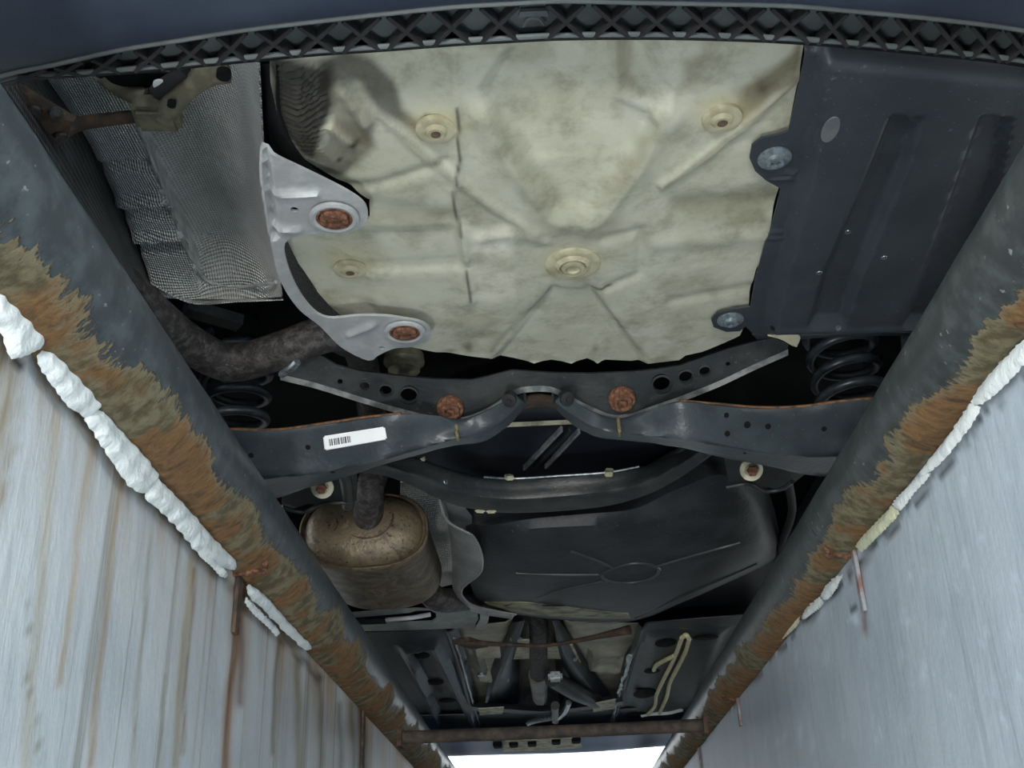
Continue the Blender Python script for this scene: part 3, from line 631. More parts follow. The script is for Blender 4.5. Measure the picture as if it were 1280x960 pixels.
# seam flakes on the shield
for x, y in [(190, 203), (203, 238), (213, 258), (224, 292), (236, 312), (243, 336)]:
    p, n = hit(BV[hs.name], x, y, .0015); put('seam_tab', box_me('seam_tab', .008, .014, .003, .001), silver, hs, p, n)

# --- exhaust hanger in the top left corner
hg = tube('hanger_rubber', [at(283, 88, .868), at(262, 92, .868), at(238, 108, .866), at(218, 126, .862), at(204, 142, .86)], [.015, .014, .012, .014, .016], olive, car, 12, 30, label='olive rubber exhaust hanger')
blk = box_me('hanger_block', .052, .042, .03, .006); put('hanger_block', blk, olive, hg, at(197, 141, .862)).rotation_euler = (0, 0, .1)
tube('hanger_arm', [at(186, 122, .875), at(160, 116, .885), at(138, 104, .89), at(126, 94, .89)], [.012, .011, .009, .008], olive, hg, 10, 20)
tube('hanger_arm', [at(232, 88, .872), at(215, 100, .870), at(196, 116, .868)], [.008, .009, .01], rubber, hg, 10, 16)
put('hanger_eye', lathe_me('hanger_eye', [(.008, 0), (.008, -.008), (.0004, -.008)], 16), dark, hg, at(280, 89, .853)); 
put('hanger_eye', lathe_me('hanger_eye', [(.005, 0), (.005, -.006), (.0004, -.006)], 16), dark, hg, at(215, 127, .848))
plate('hanger_plate', [(120, 96), (150, 92), (215, 92), (240, 84), (228, 104), (206, 122), (186, 124), (160, 112)], .885, dark, hg, step=.02)
put('plug', lathe_me('plug', [(.0085, 0), (.0085, -.003), (.0004, -.004)], 18), white_paint, hg, at(201, 105, .868), label='small white disc for a bright reflection')  # white disc stands in for a bright reflection of the sky
tube('hanger_rod', [at(70, 166, .85), at(92, 156, .862), at(130, 150, .868), at(174, 145, .868)], [.012, .0085, .008, .008], rust_dark, car, 10, 24, label='rusty hanger rod')
hb = loft('hanger_bracket', [line3([(20, 100), (56, 122), (96, 146)], .85), line3([(30, 122), (60, 140), (92, 152)], .84), line3([(40, 160), (66, 165), (88, 158)], .84), line3([(50, 185), (72, 180), (88, 166)], .85)], rust_dark, car, n=16, across=3, solid=.003, label='dark rusted hanger bracket')
for x, y in [(43, 137), (70, 141), (76, 168)]:
    p, n = hit(BV[hb.name], x, y, .001); put('rivet', lathe_me('rivet', [(.008, 0), (.007, -.003), (.0004, -.004)], 14), exhaust, hb, p, n)

# --- right undertray
TRAY = [(1010, 48), (1120, 56), (1290, 78), (1430, 110), (1400, 420), (1250, 422), (1130, 415), (1060, 416), (1000, 418), (965, 421), (940, 416), (932, 408), (925, 414), (908, 415), (892, 409), (889, 400), (896, 392), (915, 387), (938, 384), (944, 350), (955, 308), (962, 290), (970, 262), (976, 236), (958, 226), (944, 214), (937, 198), (940, 182), (952, 173), (972, 169), (986, 164), (990, 145), (1000, 100), (1006, 70)]
def tray_relief(u, v):
    z = .035*np.clip((np.interp(u, [1000, 1280], [66, 98]) - v)/26, 0, 1)**1.3
    z -= .016*soft(u, v, [(1030, 20), (1420, 20), (1400, 400), (960, 412), (975, 340), (1000, 240), (1020, 160)], 7)
    for poly in ([(1112, 134), (1146, 138), (1128, 200), (1072, 330), (1052, 395), (1012, 395), (1030, 330), (1082, 210)], [(1224, 134), (1256, 138), (1240, 220), (1180, 395), (1130, 395), (1190, 230)]): z += .014*soft(u, v, poly, 5)
    z -= ridge(u, v, [(968, 404), (1200, 402)], 4, .004)
    for p in ([(975, 216), (994, 216)], [(966, 223), (994, 223)], [(962, 290), (977, 290)], [(961, 297), (977, 297)]): z -= ridge(u, v, p, 2.2, .003)
    return z
tray = plate('undertray', TRAY, .80, tray_plastic, car, step=.0042, solid=.003, relief=tray_relief, label='black plastic undertray with pressed channels')
bt = BV[tray.name]
clip_me = lathe_me('tray_clip', [(.020, .001), (.020, -.002), (.015, -.004), (.011, -.004), (.010, -.009), (.006, -.009), (.005, -.004), (.0004, -.004)], 24)
for x, y in [(968, 197), (913, 399)]:
    p, n = hit(bt, x, y, .0005); put('tray_clip', clip_me, simple('dull_zinc', (128, 140, 146), (98, 108, 114), .35, .4, scale=150), tray, p, Vector((0, 0, -1)), label='zinc fastener')
p, n = hit(bt, 1038, 162, .0004); sm = lathe_me('smear', [(.013, .0005), (.0125, -.0005), (.0004, -.0007)], 24); sm.transform(Matrix.Diagonal((.75, 1.7, 1, 1))); put('smear', sm, simple('grey_wax', (96, 102, 104), (84, 90, 94), .5), tray, p, n)
for x, y in [(966, 410), (1105, 322), (1048, 410), (1024, 341), (1060, 290)]:
    p, n = hit(bt, x, y, .0005); put('tray_hole' if x == 966 else 'scuff', lathe_me('scuff', [(.0045, .0004), (.004, -.0006), (.0003, -.0006)], 10), dark if x == 966 else zinc, tray, p, n)
loft('undertray_end', [line3([(940, 418), (1000, 420), (1060, 417), (1130, 416), (1260, 424)], .803), line3([(950, 428), (1000, 424), (1060, 421), (1130, 420), (1260, 430)], .86)], tray_plastic, car, n=30, across=2)

# --- silver bracket with two lugs
BR = [(327, 188), (345, 196), (400, 222), (440, 243), (456, 256), (460, 270), (454, 282), (438, 289), (400, 292), (372, 296), (357, 303), (356, 318), (364, 345), (378, 372), (396, 392), (412, 398), (450, 395), (490, 396), (522, 400), (537, 409), (539, 421), (528, 431), (512, 434), (492, 436), (472, 445), (464, 451), (452, 448), (425, 433), (400, 408), (372, 385), (350, 350), (340, 312), (334, 270), (328, 225)]
def br_relief(u, v):
    z = np.zeros(len(u))
    for p in ([(336, 242), (396, 242)], [(342, 288), (374, 287)], [(436, 418), (466, 406)]): z -= ridge(u, v, p, 3.5, .006)
    for x, y in ((418, 271), (506, 414)): z -= .004*np.exp(-(((u-x)/27)**2 + ((v-y)/17)**2)**3)
    z += .012*np.exp(-((u - (330 + np.clip(v-190, 0, 200)*.12))/5)**2)*(v < 300)
    return z
brk = plate('silver_bracket', BR, .782, silver, car, step=.005, solid=.004, relief=br_relief, holes=[circ(368, 262, .782, .005, 12), circ(477, 435, .782, .0045, 12)], label='silver aluminium bracket with two bolted lugs', curve=140)
bb = BV[brk.name]
rb_me = lathe_me('rusty_bolt', [(.0235, .002), (.0235, -.002), (.020, -.003), (.018, .0), (.017, -.005), (.010, -.007), (.009, -.003), (.0004, -.003)], 20)
ring_me = lathe_me('washer', [(.030, .001), (.030, -.0025), (.026, -.004), (.0225, -.003), (.0215, .0015), (.0213, .002)], 28)
for x, y in [(418, 271), (506, 414)]:
    p, n = hit(bb, x, y, .001); dn = Vector((0, 0, -1)); put('washer', ring_me, silver, brk, p, dn); put('bolt', rb_me, rust, brk, p, dn, label='rusted bolt head')

# --- exhaust: tailpipe over the axle, muffler, front pipe
tp = tube('tailpipe', [at(60, 300, .84), at(140, 348, .84), at(195, 396, .84), at(240, 432, .84), at(288, 454, .838), at(345, 440, .85), at(405, 418, .875), at(432, 424, .95), at(450, 440, 1.03), at(466, 520, 1.03), at(468, 590, .90)], [.031]*8 + [.033, .035], exhaust, car, 20, 90, label='dark rough tailpipe bending over the axle')
Y1, Y2 = 2.17, 2.52; mx = at(449, 655, .752).x
def oval(y, hw, hh, zc, n=56):
    return [Vv((mx + hw*np.sign(math.cos(a))*abs(math.cos(a))**.82, y, CAMZ + zc + hh*np.sign(math.sin(a))*abs(math.sin(a))**.82)) for a in np.linspace(0, 2*math.pi, n, endpoint=False)]
def stack(name, rings, m, parent, cap=(True, True), label=None, split=40):
    n = len(rings[0]); vs = [p for r in rings for p in r]
    fs = [(i*n+k, i*n+(k+1) % n, (i+1)*n+(k+1) % n, (i+1)*n+k) for i in range(len(rings)-1) for k in range(n)]
    if cap[0]: fs.append(tuple(range(n)))
    if cap[1]: fs.append(tuple((len(rings)-1)*n+k for k in range(n)))
    me = mesh(name, vs, fs, False); bm = bmesh.new(); bm.from_mesh(me); bmesh.ops.recalc_face_normals(bm, faces=bm.faces); bm.to_mesh(me); bm.free()
    BV[name] = bvh(me); return link(name, me, m, parent, label, 0, split)
ZM = .757; HW, HH = .136, .084
muf = stack('muffler', [oval(Y1 + .004, HW*.96, HH*.96, ZM), oval(Y1 + .012, HW, HH, ZM), oval(Y1 + .018, HW, HH, ZM), oval(Y1 + .024, HW*.975, HH*.97, ZM), oval(Y2 - .03, HW*.985, HH*.98, ZM), oval(Y2 - .01, HW*.95, HH*.94, ZM), oval(Y2, HW*.85, HH*.8, ZM)], muff_body, car, label='brown stained oval steel muffler')
cap = stack('muffler_cap', [oval(Y1 + .010, HW*.93, HH*.93, ZM), oval(Y1 - .004, HW*.91, HH*.90, ZM), oval(Y1 - .016, HW*.86, HH*.82, ZM), oval(Y1 - .026, HW*.76, HH*.68, ZM), oval(Y1 - .031, HW*.6, HH*.5, ZM), oval(Y1 - .033, HW*.3, HH*.2, ZM)], muff, muf, (False, True), split=60)
stack('rim', [oval(Y1 + .008, HW*1.0, HH*1.0, ZM), oval(Y1 - .004, HW*1.01, HH*1.015, ZM), oval(Y1 - .007, HW*.985, HH*.98, ZM), oval(Y1 - .002, HW*.955, HH*.945, ZM), oval(Y1 + .008, HW*.94, HH*.93, ZM)], muff, muf, (False, False), split=60)
zj = Vector((mx + .012, Y1 - .02, CAMZ + ZM + .018))
tube('inlet_pipe', [zj + Vector((0, .03, -.012)), zj + Vector((.002, -.01, .008)), at(463, 610, .82), at(470, 585, .87)], [.036, .031, .029, .030], exhaust, muf, 22, 40)
pts = [Vector((zj.x + .054*math.cos(a), Y1 - .030, zj.z + .045*math.sin(a))) for a in np.linspace(math.pi*.95, math.pi*2.05, 16)]
tube('dish_seam', pts, .003, rust_dark, muf, 8, 40)
tube('front_pipe', [Vector((mx + .02, Y2 - .02, CAMZ + ZM)), Vector((mx + .06, Y2 + .05, CAMZ + ZM + .01)), at(545, 748, .735), at(585, 748, .79), at(620, 745, .86), at(655, 752, .90), at(672, 775, .86), at(673, 805, .83), at(673, 846, .80)], .031, exhaust, car, 18, 70, label='exhaust front pipe running to the tunnel')
fx = tube('flex_joint', [at(673, 843, .80), at(674, 853, .80), at(675, 872, .80)], [.036, .034, .030], weave_mat('braided_steel', (150, 150, 146), (110, 110, 108), 520., 1.0), car, 18, 14, label='braided flexible exhaust joint')

# --- foil sheets beside the muffler and the tank
def corr(u, v): return .03*np.sin((v - 660)/26*math.pi)
plate('heat_shield', [(500, 615), (556, 622), (566, 660), (566, 735), (535, 738), (500, 700)], .85, foil, car, step=.009, solid=.002, relief=corr, label='corrugated bright foil shield beside the muffler')
ts = loft('tank_heat_shield', [line3([(552, 622), (560, 658), (563, 677), (565, 710), (566, 736), (574, 755), (593, 766), (640, 774)], [.80, .79, .78, .775, .77, .77, .77, .775]), line3([(553, 624), (563, 658), (575, 680), (582, 710), (571, 737), (578, 753), (597, 763), (642, 771)], [.775, .755, .745, .74, .745, .745, .75, .755]), line3([(549, 622), (560, 652), (592, 671), (602, 712), (577, 737), (584, 752), (602, 760), (645, 768)], [.765, .745, .73, .725, .735, .74, .745, .75])], foil_fine, car, n=48, across=4, solid=.0025, label='crinkled grey foil shield along the fuel tank')
tube('folded_edge', [p for p in line3([(549, 622), (560, 652), (592, 671), (602, 712), (577, 737), (584, 752), (602, 760), (645, 768)], [.765, .745, .73, .725, .735, .74, .745, .75])], .003, foil_fine, ts, 8, 60)
plate('shield_flap', [(548, 618), (575, 626), (590, 646), (590, 672), (560, 652)], .775, foil_fine, ts, step=.012, solid=.002)

# --- fuel tank
TL = [line3([(600, 600), (650, 606), (720, 604), (790, 590), (850, 560), (895, 555), (925, 575), (955, 600)], .86), line3([(585, 640), (650, 638), (720, 634), (790, 626), (850, 605), (900, 592), (940, 605), (966, 630)], [.80, .79, .785, .78, .78, .785, .80, .84]),
      line3([(582, 660), (650, 656), (720, 652), (790, 647), (850, 640), (905, 634), (948, 640), (972, 655)], [.77, .752, .747, .745, .745, .75, .765, .82]), line3([(584, 690), (650, 692), (720, 690), (790, 687), (850, 683), (910, 677), (952, 672), (974, 672)], [.755, .728, .722, .72, .72, .725, .745, .80]),
      line3([(586, 722), (650, 727), (720, 727), (790, 724), (850, 716), (905, 706), (950, 694), (972, 686)], [.755, .726, .718, .716, .718, .724, .745, .80]), line3([(592, 742), (650, 750), (720, 754), (790, 753), (850, 738), (905, 720), (948, 704), (970, 694)], [.765, .735, .727, .727, .73, .737, .755, .80]),
      line3([(600, 757), (650, 766), (720, 772), (790, 772), (852, 750), (905, 727), (946, 709), (968, 698)], [.785, .758, .752, .752, .752, .757, .775, .81]), line3([(604, 760), (652, 769), (720, 776), (792, 776), (856, 752), (908, 729), (948, 711), (970, 700)], .85)]
tank = loft('fuel_tank', TL, tank_plastic, car, n=70, across=5, solid=.003, label='black plastic fuel tank with embossed star')
bk = BV[tank.name]
def emb(name, pts, r, m=tank_plastic, n=30, parent=tank, b=bk, lift=0.0):
    return tube(name, [hit(b, x, y, lift)[0] for x, y in pts], r, m, parent, 8, n)
dusty_tank = simple('dusty_tank', (52, 55, 58), (66, 69, 71), .45)
for pts in ([(645, 716), (700, 718), (748, 718)], [(712, 688), (745, 700), (768, 710)], [(820, 708), (860, 696), (900, 685), (925, 678)], [(755, 726), (700, 738), (632, 756)], [(768, 710), (790, 704), (812, 705), (824, 712), (815, 722), (790, 728), (762, 726), (752, 718), (768, 710)]): emb('embossed_rib', pts, .0042, dusty_tank)
emb('tank_seam', [(794, 772), (850, 746), (905, 722), (945, 704)], .004); 
lipm = simple('dusty_tank_lip', (152, 150, 122), (84, 84, 72), .6, 0, scale=18)
loft('tank_lip', [[hit(bk, x, y, .002)[0] for x, y in [(606, 752), (650, 752), (692, 756), (740, 762), (785, 766)]], [hit(bk, x, y, .003)[0] for x, y in [(612, 758), (650, 765), (692, 769), (740, 771), (788, 772)]]], lipm, tank, n=30, across=2, solid=.002, label='dusty lower lip')
p, n = hit(bk, 692, 755, .004); sl = lathe_me('lip_slot', [(.006, .001), (.006, -.001), (.0004, -.001)], 16); sl.transform(Matrix.Diagonal((5.0, 1.0, 1, 1))); put('lip_slot', sl, dark, tank, p, n)

plate('underbody_panel', [(770, 785), (800, 760), (870, 735), (985, 690), (1020, 760), (950, 785)], .87, plastic, car, step=.03, label='dark plastic panel beside the fuel tank')
# --- dark rear panel between the arms
pnl = plate('tank_rear_panel', [(490, 545), (560, 515), (620, 500), (740, 498), (820, 520), (900, 550), (880, 590), (760, 605), (620, 606), (530, 590)], .875, simple('satin_black_panel', (36, 40, 48), (46, 50, 58), .35, scale=6), car, step=.02, label='satin black panel above the cross tube')
for a, b in (((702, 536), (655, 585)), ((712, 536), (668, 584)), ((724, 538), (682, 583))): bar('panel_rib', at(*a, .868), at(*b, .868), .005, .012, simple('dusty_rib', (150, 154, 156), (110, 114, 118), .35) if a[0] != 712 else frame_paint, pnl)
bar('panel_rail', at(612, 532, .862), at(724, 527, .862), .007, .007, pale_dirty, pnl, label='thin pale rail')

# --- rear cross member plate with holes and bolts
HS = (.782, -.62, 1.64); NS = Vector((0, -.53, -.85))
SUB = [(350, 468), (362, 456), (378, 448), (398, 443), (420, 456), (450, 464), (500, 470), (545, 474), (590, 475), (612, 470), (640, 463), (690, 466), (735, 467), (785, 465), (820, 462), (850, 457), (880, 446), (910, 436), (940, 428), (966, 422), (986, 430), (984, 437), (940, 457), (900, 476), (855, 494), (815, 508), (785, 517), (765, 518), (740, 509), (716, 497), (700, 488), (685, 483), (655, 484), (640, 489), (622, 503), (602, 514), (580, 521), (560, 522), (530, 518), (490, 508), (440, 493), (395, 479)]
pxc = lambda x, y, r: [tuple(at(x + r*math.cos(a), y + r*.94*math.sin(a), HS))[:2] for a in np.linspace(0, 2*math.pi, 20, endpoint=False)]
sub = plate('rear_crossmember', SUB, HS, frame_paint, car, step=.009, solid=.004, holes=[pxc(456, 482, 7.5), pxc(482, 488, 9.5), pxc(511, 494, 13.0), pxc(827, 480, 13.5), pxc(857, 471, 10.5), pxc(881, 464, 8.5), pxc(425, 477, 3.5), pxc(910, 455, 2.8)],
            label='black crossmember plate pierced by round holes')
bsu = BV[sub.name]
low = [(350, 469), (395, 480), (440, 494), (490, 509), (530, 519), (560, 523.5), (580, 522.5), (602, 515), (622, 504), (640, 490), (655, 485), (685, 484), (700, 489), (716, 498), (740, 510), (765, 519.5), (785, 518.5), (815, 509), (855, 495), (900, 477), (940, 458), (985, 438)]
loft('flange', [off(line3(low, HS), 0, -.002, .001), off(line3(low, HS), 0, .004, -.007)], simple('flange_edge', (112, 116, 114), (66, 70, 70), .45, scale=40), sub, n=90, across=1, solid=.0035)  # flange edge in a lighter grey than the plate
rim_me = [lathe_me('hole_rim', [(r + .003, 0), (r + .002, -.002), (r, -.002), (r - .001, .004)], 26, True) for r in (.0082, .0105, .0142, .0148, .0115, .0094)]
for (x, y), me in zip([(456, 482), (482, 488), (511, 494), (827, 480), (857, 471), (881, 464)], rim_me): put('hole_rim', me, frame_paint, sub, at(x, y, HS), NS)
bolt_me = lathe_me('crossmember_bolt', [(.023, .004), (.023, -.003), (.0215, -.006), (.017, -.007), (.0155, -.015), (.012, -.016), (.0095, -.016), (.0085, -.006), (.0004, -.006)], 24)
for x, y in [(563, 508), (777, 497)]: put('bolt', bolt_me, rust, sub, at(x, y, HS) + NS*.005, NS, label='rust-red bolt')
loft('rusty_saddle', [line3([(648, 496), (672, 492), (696, 495)], .80), line3([(644, 506), (672, 501), (700, 504)], .785), line3([(640, 515), (672, 509), (704, 513)], .80)], rust_dark, sub, n=12, across=3, label='rusty saddle in the arch')
tube('cross_clip', [at(372, 452, .775), at(364, 460, .772), at(352, 468, .775)], .006, zinc, sub, 8, 10)
loft('end_tab', [line3([(960, 420), (975, 424), (990, 432)], .79), line3([(985, 416), (1000, 420), (996, 434)], .795)], pale_dirty, sub, n=8, across=2, label='pale worn end tab')

# --- lower spring arms
def arm(name, top, cr, bo, hs_, label):
    t3, c3, b3 = line3(top, hs_[0]), line3(cr, hs_[1]), line3(bo, hs_[2])
    mid = [(p + q)/2 for p, q in zip(t3, c3)]
    o = loft(name, [off(t3, 0, .012, .004), t3, mid, [c + (m_-c)*.12 for c, m_ in zip(c3, mid)], c3, [c + (q-c)*.2 for c, q in zip(c3, b3)], [c + (q-c)*.92 for c, q in zip(c3, b3)], b3, off(b3, 0, .006, .03)], arm_paint, car, n=60, across=3, solid=.004, label=label, sharp=False)
    lipo = loft('rusty_lip', [off(t3, 0, -.002, .002)[:int(len(t3)*.62)] if top[0][0] < 500 else off(t3, 0, -.002, .002)[int(len(t3)*.42):], off(t3, 0, .006, .007)[:int(len(t3)*.62)] if top[0][0] < 500 else off(t3, 0, .006, .007)[int(len(t3)*.42):]], rust_lip, o, n=40, across=1, solid=.003)
    return o
arm_l = arm('spring_arm', [(225, 548), (278, 538), (344, 538), (406, 530), (460, 522), (501, 518), (545, 520), (575, 524), (600, 517), (624, 505), (642, 494)],
            [(230, 610), (290, 600), (350, 594), (400, 590), (439, 583), (480, 574), (520, 562), (568, 548), (600, 541), (630, 524), (652, 502)],
            [(250, 650), (300, 636), (345, 623), (390, 609), (439, 594), (480, 581), (525, 568), (570, 557), (604, 552), (634, 534), (658, 506)], ([.75, .75, .75, .76, .775], [.688, .688, .695, .73, .765], [.698, .698, .705, .736, .769]), 'dark blue-grey spring arm carrying a white barcode sticker')
arm_r = arm('spring_arm', [(703, 494), (720, 503), (742, 515), (772, 523), (805, 515), (850, 502), (900, 506), (950, 510), (1000, 509), (1045, 503), (1100, 498), (1150, 497)],
            [(694, 502), (714, 518), (742, 534), (775, 541), (820, 545), (860, 550), (900, 556), (950, 564), (1000, 569), (1045, 568), (1100, 562), (1150, 558)],
            [(690, 506), (712, 528), (742, 545), (777, 550), (820, 555), (860, 562), (900, 571), (950, 581), (1000, 592), (1045, 596), (1100, 592), (1150, 588)], ([.775, .76, .75, .75, .75], [.765, .73, .695, .688, .688], [.769, .736, .705, .698, .698]), 'dark blue-grey spring arm with small round holes')
bl, br_ = BV[arm_l.name], BV[arm_r.name]
def dot(b, x, y, r, par, m=dark, name='hole'):
    p, n = hit(b, x, y, .0008); put(name, lathe_me(name, [(r, .0004), (r*.96, -.0004), (.0002, -.0004)], 14), m, par, p, n)
for x, y, r in [(314, 569, .0045), (385, 559, .0045), (416, 590, .004), (300, 610, .003)]: dot(bl, x, y, r, arm_l)
for x, y, r in [(934, 531, .006), (960, 533, .005), (908, 519, .0045), (909, 542, .005), (1030, 536, .0045), (931, 566, .003)]: dot(br_, x, y, r, arm_r)
for px, b, par in (((571, 541), bl, arm_l), ((774, 535), br_, arm_r)):
    tube('arm_seam', [hit(b, px[0] + d*.1, px[1] + d, .001)[0] for d in (-10, -3, 4, 9)], .003, simple('ochre_sealant', (120, 112, 76), (96, 92, 66), .6), par, 8, 16)
for (x, y), b, par in (((637, 499), bl, arm_l), ((708, 498), br_, arm_r)):
    p, n = hit(b, x, y, .003); d = Vector((-1 if x > 672 else 1, .55, .45)).normalized()
    put('bushing', lathe_me('bushing', [(.012, .012), (.012, -.002), (.009, -.003), (.004, -.003), (.0035, -.006), (.0004, -.006)], 20), rubber, par, p, n)
# sticker
q = [(404, 545), (481, 533), (484, 549), (406, 563)]; nx, ny = 44, 12; vs, uv = [], []
for j in range(ny+1):
    for i in range(nx+1):
        a, c = i/nx, j/ny; x = (q[0][0]*(1-a) + q[1][0]*a)*(1-c) + (q[3][0]*(1-a) + q[2][0]*a)*c; y = (q[0][1]*(1-a) + q[1][1]*a)*(1-c) + (q[3][1]*(1-a) + q[2][1]*a)*c
        vs.append(hit(bl, x, y, .0012)[0]); uv.append((a, c))
cut = {(0, 0), (nx-1, 0), (0, ny-1), (nx-1, ny-1)}
fs = [(j*(nx+1)+i, j*(nx+1)+i+1, (j+1)*(nx+1)+i+1, (j+1)*(nx+1)+i) for j in range(ny) for i in range(nx) if (i, j) not in cut]
me = mesh('barcode_sticker', vs, fs); ca = me.attributes.new('spot', 'FLOAT_VECTOR', 'POINT'); ca.data.foreach_set('vector', np.array([(a, c, 0) for a, c in uv], np.float32).ravel())
t = NT('barcode_print'); sp = t.new('SeparateXYZ'); t.t.links.new(t.new('Attribute', attribute_name='spot').outputs['Vector'], sp.inputs[0]); X, Yq = sp.outputs[0], sp.outputs[1]
inb = t.math('MULTIPLY', t.math('MULTIPLY', t.math('GREATER_THAN', X, .08), t.math('LESS_THAN', X, .43)), t.math('MULTIPLY', t.math('GREATER_THAN', Yq, .27), t.math('LESS_THAN', Yq, .74)))
bars = t.math('GREATER_THAN', t.math('SINE', t.math('ADD', t.math('MULTIPLY', X, 235), t.math('MULTIPLY', t.math('SINE', t.math('MULTIPLY', X, 61)), 2.0))), -.35)
bm_ = t.done(t.mix(t.math('MULTIPLY', inb, bars), (240, 242, 242), (52, 54, 58)), .4)
link('barcode_sticker', me, bm_, arm_l, 'white sticker with a barcode', .0008, 0)

# --- coil springs
for sx, cxp, cnt in ((-1, at(294, 490, .89).x, 0), (1, at(1050, 465, .89).x, 0)):
    turns = 4.6; pts = [Vector((cxp + .058*math.cos(a), 1.755 + .058*math.sin(a), CAMZ + .79 + .046*a/(2*math.pi))) for a in np.linspace(0, turns*2*math.pi, int(turns*22))]
    sp_ = tube('coil_spring', pts, .009, spring_steel, car, 10, len(pts)*2, label='black coil spring')
    put('bump_stop', lathe_me('bump_stop', [(.03, .06), (.03, .0), (.022, -.03), (.015, -.06), (.0004, -.062)], 18), dark, sp_, (cxp, 1.755, CAMZ + 1.0))

# --- front cross tube of the axle carrier
ca_ = line3([(440, 556), (480, 565), (520, 574), (560, 588), (600, 598), (640, 601.5), (700, 597), (762, 592.5), (800, 586), (832, 575), (862, 560), (900, 535)], .79)
cb_ = line3([(440, 575), (480, 583), (515, 594), (545, 607), (580, 618), (630, 624), (700, 621), (762, 615), (806, 604), (842, 586), (874, 566), (910, 540)], .752)
cc_ = line3([(440, 590), (478, 594), (512, 606), (545, 622), (578, 634), (630, 641), (700, 639), (762, 632), (808, 619), (842, 602), (872, 582), (912, 552)], .748)
ctb = loft('axle_cross_tube', [off(ca_, 0, .02, .012), ca_, [(p+q)/2 for p, q in zip(ca_, cb_)], cb_, cc_, off(cc_, 0, .012, .03), off(cc_, 0, .0, .05)], frame_paint, car, n=60, across=4, solid=.004, label='curved black axle tube with two pale clips')
bct = BV[ctb.name]
emb('brake_line', [(604, 598), (640, 600), (700, 596.5), (762, 592), (800, 585)], .0026, zinc, 40, ctb, bct, .003)
for x, y in [(636, 600), (762, 593)]:
    p, n = hit(bct, x, y, .006); c = put('pale_clip', box_me('pale_clip', .016, .018, .009, .002), cream, ctb, p, n)
    put('pale_clip', box_me('clip_bridge', .018, .004, .011, .001), zinc, ctb, p, n)
p, n = hit(bct, 557, 602, .001); put('scuff', lathe_me('scuff', [(.006, .0005), (.005, -.0008), (.0004, -.0008)], 10), zinc, ctb, p, n)
for x, y in [(530, 572), (600, 640), (614, 641)]:
    p, n = hit(bct, x, y, .002); put('lug', box_me('lug', .02, .009, .008, .003), pale_dirty, ctb, p, n)

# --- inner arm brackets with bolts
def brack(poly, h, bx, by, lipp, label):
    o = plate('arm_bracket', poly, h, frame_paint, car, step=.012, solid=.02, label=label); put('washer', lathe_me('washer', [(.021, .002), (.021, -.003), (.0125, -.0035), (.0115, -.011), (.0075, -.011), (.007, -.006), (.0004, -.006)], 22), pale_dirty, o, at(bx, by, h - .012), Vector((0, -.8, -.6)).normalized(), label='pale dusty washer')
    put('nut', lathe_me('nut', [(.010, 0), (.010, -.014), (.004, -.0145), (.0004, -.013)], 6), rust, o, at(bx, by, h - .014), Vector((0, -.8, -.6)).normalized())
    tube('bracket_lip', line3(lipp, h - .006), .0045, frame_paint, o, 8, 24)
brack([(352, 600), (395, 585), (446, 580), (446, 626), (420, 632), (385, 630), (352, 640)], .745, 403, 609, [(352, 634), (378, 640), (398, 633), (412, 629), (438, 628)], 'dark bracket with a bolt beside the muffler')
brack([(905, 572), (960, 575), (1010, 590), (992, 604), (975, 612), (948, 607), (912, 608)], .745, 939, 587, [(908, 609), (935, 605), (955, 614), (975, 612), (990, 602)], 'dark bracket with a bolt beside the fuel tank')
tube('strut', [at(425, 580, .75), at(432, 600, .745), at(435, 632, .75)], .012, frame_paint, car, 10, 12)
tube('brake_hose', [at(985, 600, .78), at(990, 640, .78), at(975, 690, .80), at(985, 740, .84)], .009, rubber, car, 10, 24, label='black hose beside the fuel tank')
# dim pieces in the dark above the tailpipe and behind the plate
bar('body_brace', at(232, 384, .95), at(300, 404, .95), .03, .02, frame_paint, car); put('rubber_mount', lathe_me('rubber_mount', [(.012, .03), (.034, .02), (.036, .004), (.028, -.004), (.028, -.012), (.018, -.016), (.0004, -.016)], 24), olive, car, at(505, 456, .88), label='olive rubber mount behind the silver bracket')
bar('damper', at(215, 432, .92), at(215, 540, .76), .05, .05, dark, car)

# --- silver floor plate in front of the muffler
sp1 = plate('floor_stiffener', [(428, 768), (470, 764), (520, 761), (560, 763), (596, 765), (598, 774), (592, 784), (560, 786), (500, 788), (450, 789), (430, 785)], .80, simple('grey_sheet', (150, 154, 152), (172, 176, 172), .45, .3, scale=20), car, step=.016, solid=.004, holes=[[tuple(at(x, y, .80))[:2] for x, y in [(434, 781), (434, 773), (480, 769), (512, 766), (520, 763.5), (538, 763), (545, 767), (545, 773), (539, 777), (520, 778), (480, 779)]]], label='pale grey stamped plate with a slot and cable')
tube('cable', [at(440, 776, .795), at(470, 776, .795), at(486, 774.5, .79), at(515, 772, .79), at(538, 768, .80)], .0065, white_paint, sp1, 8, 30, label='white cable')
tube('cable_sleeve', [at(440, 776, .792), at(460, 776, .792), at(482, 775, .79)], .011, rubber, sp1, 8, 12); 
plate('end_flange', [(600, 766), (612, 766), (610, 778), (602, 786), (594, 786), (600, 775)], .795, silver, sp1, step=.02)

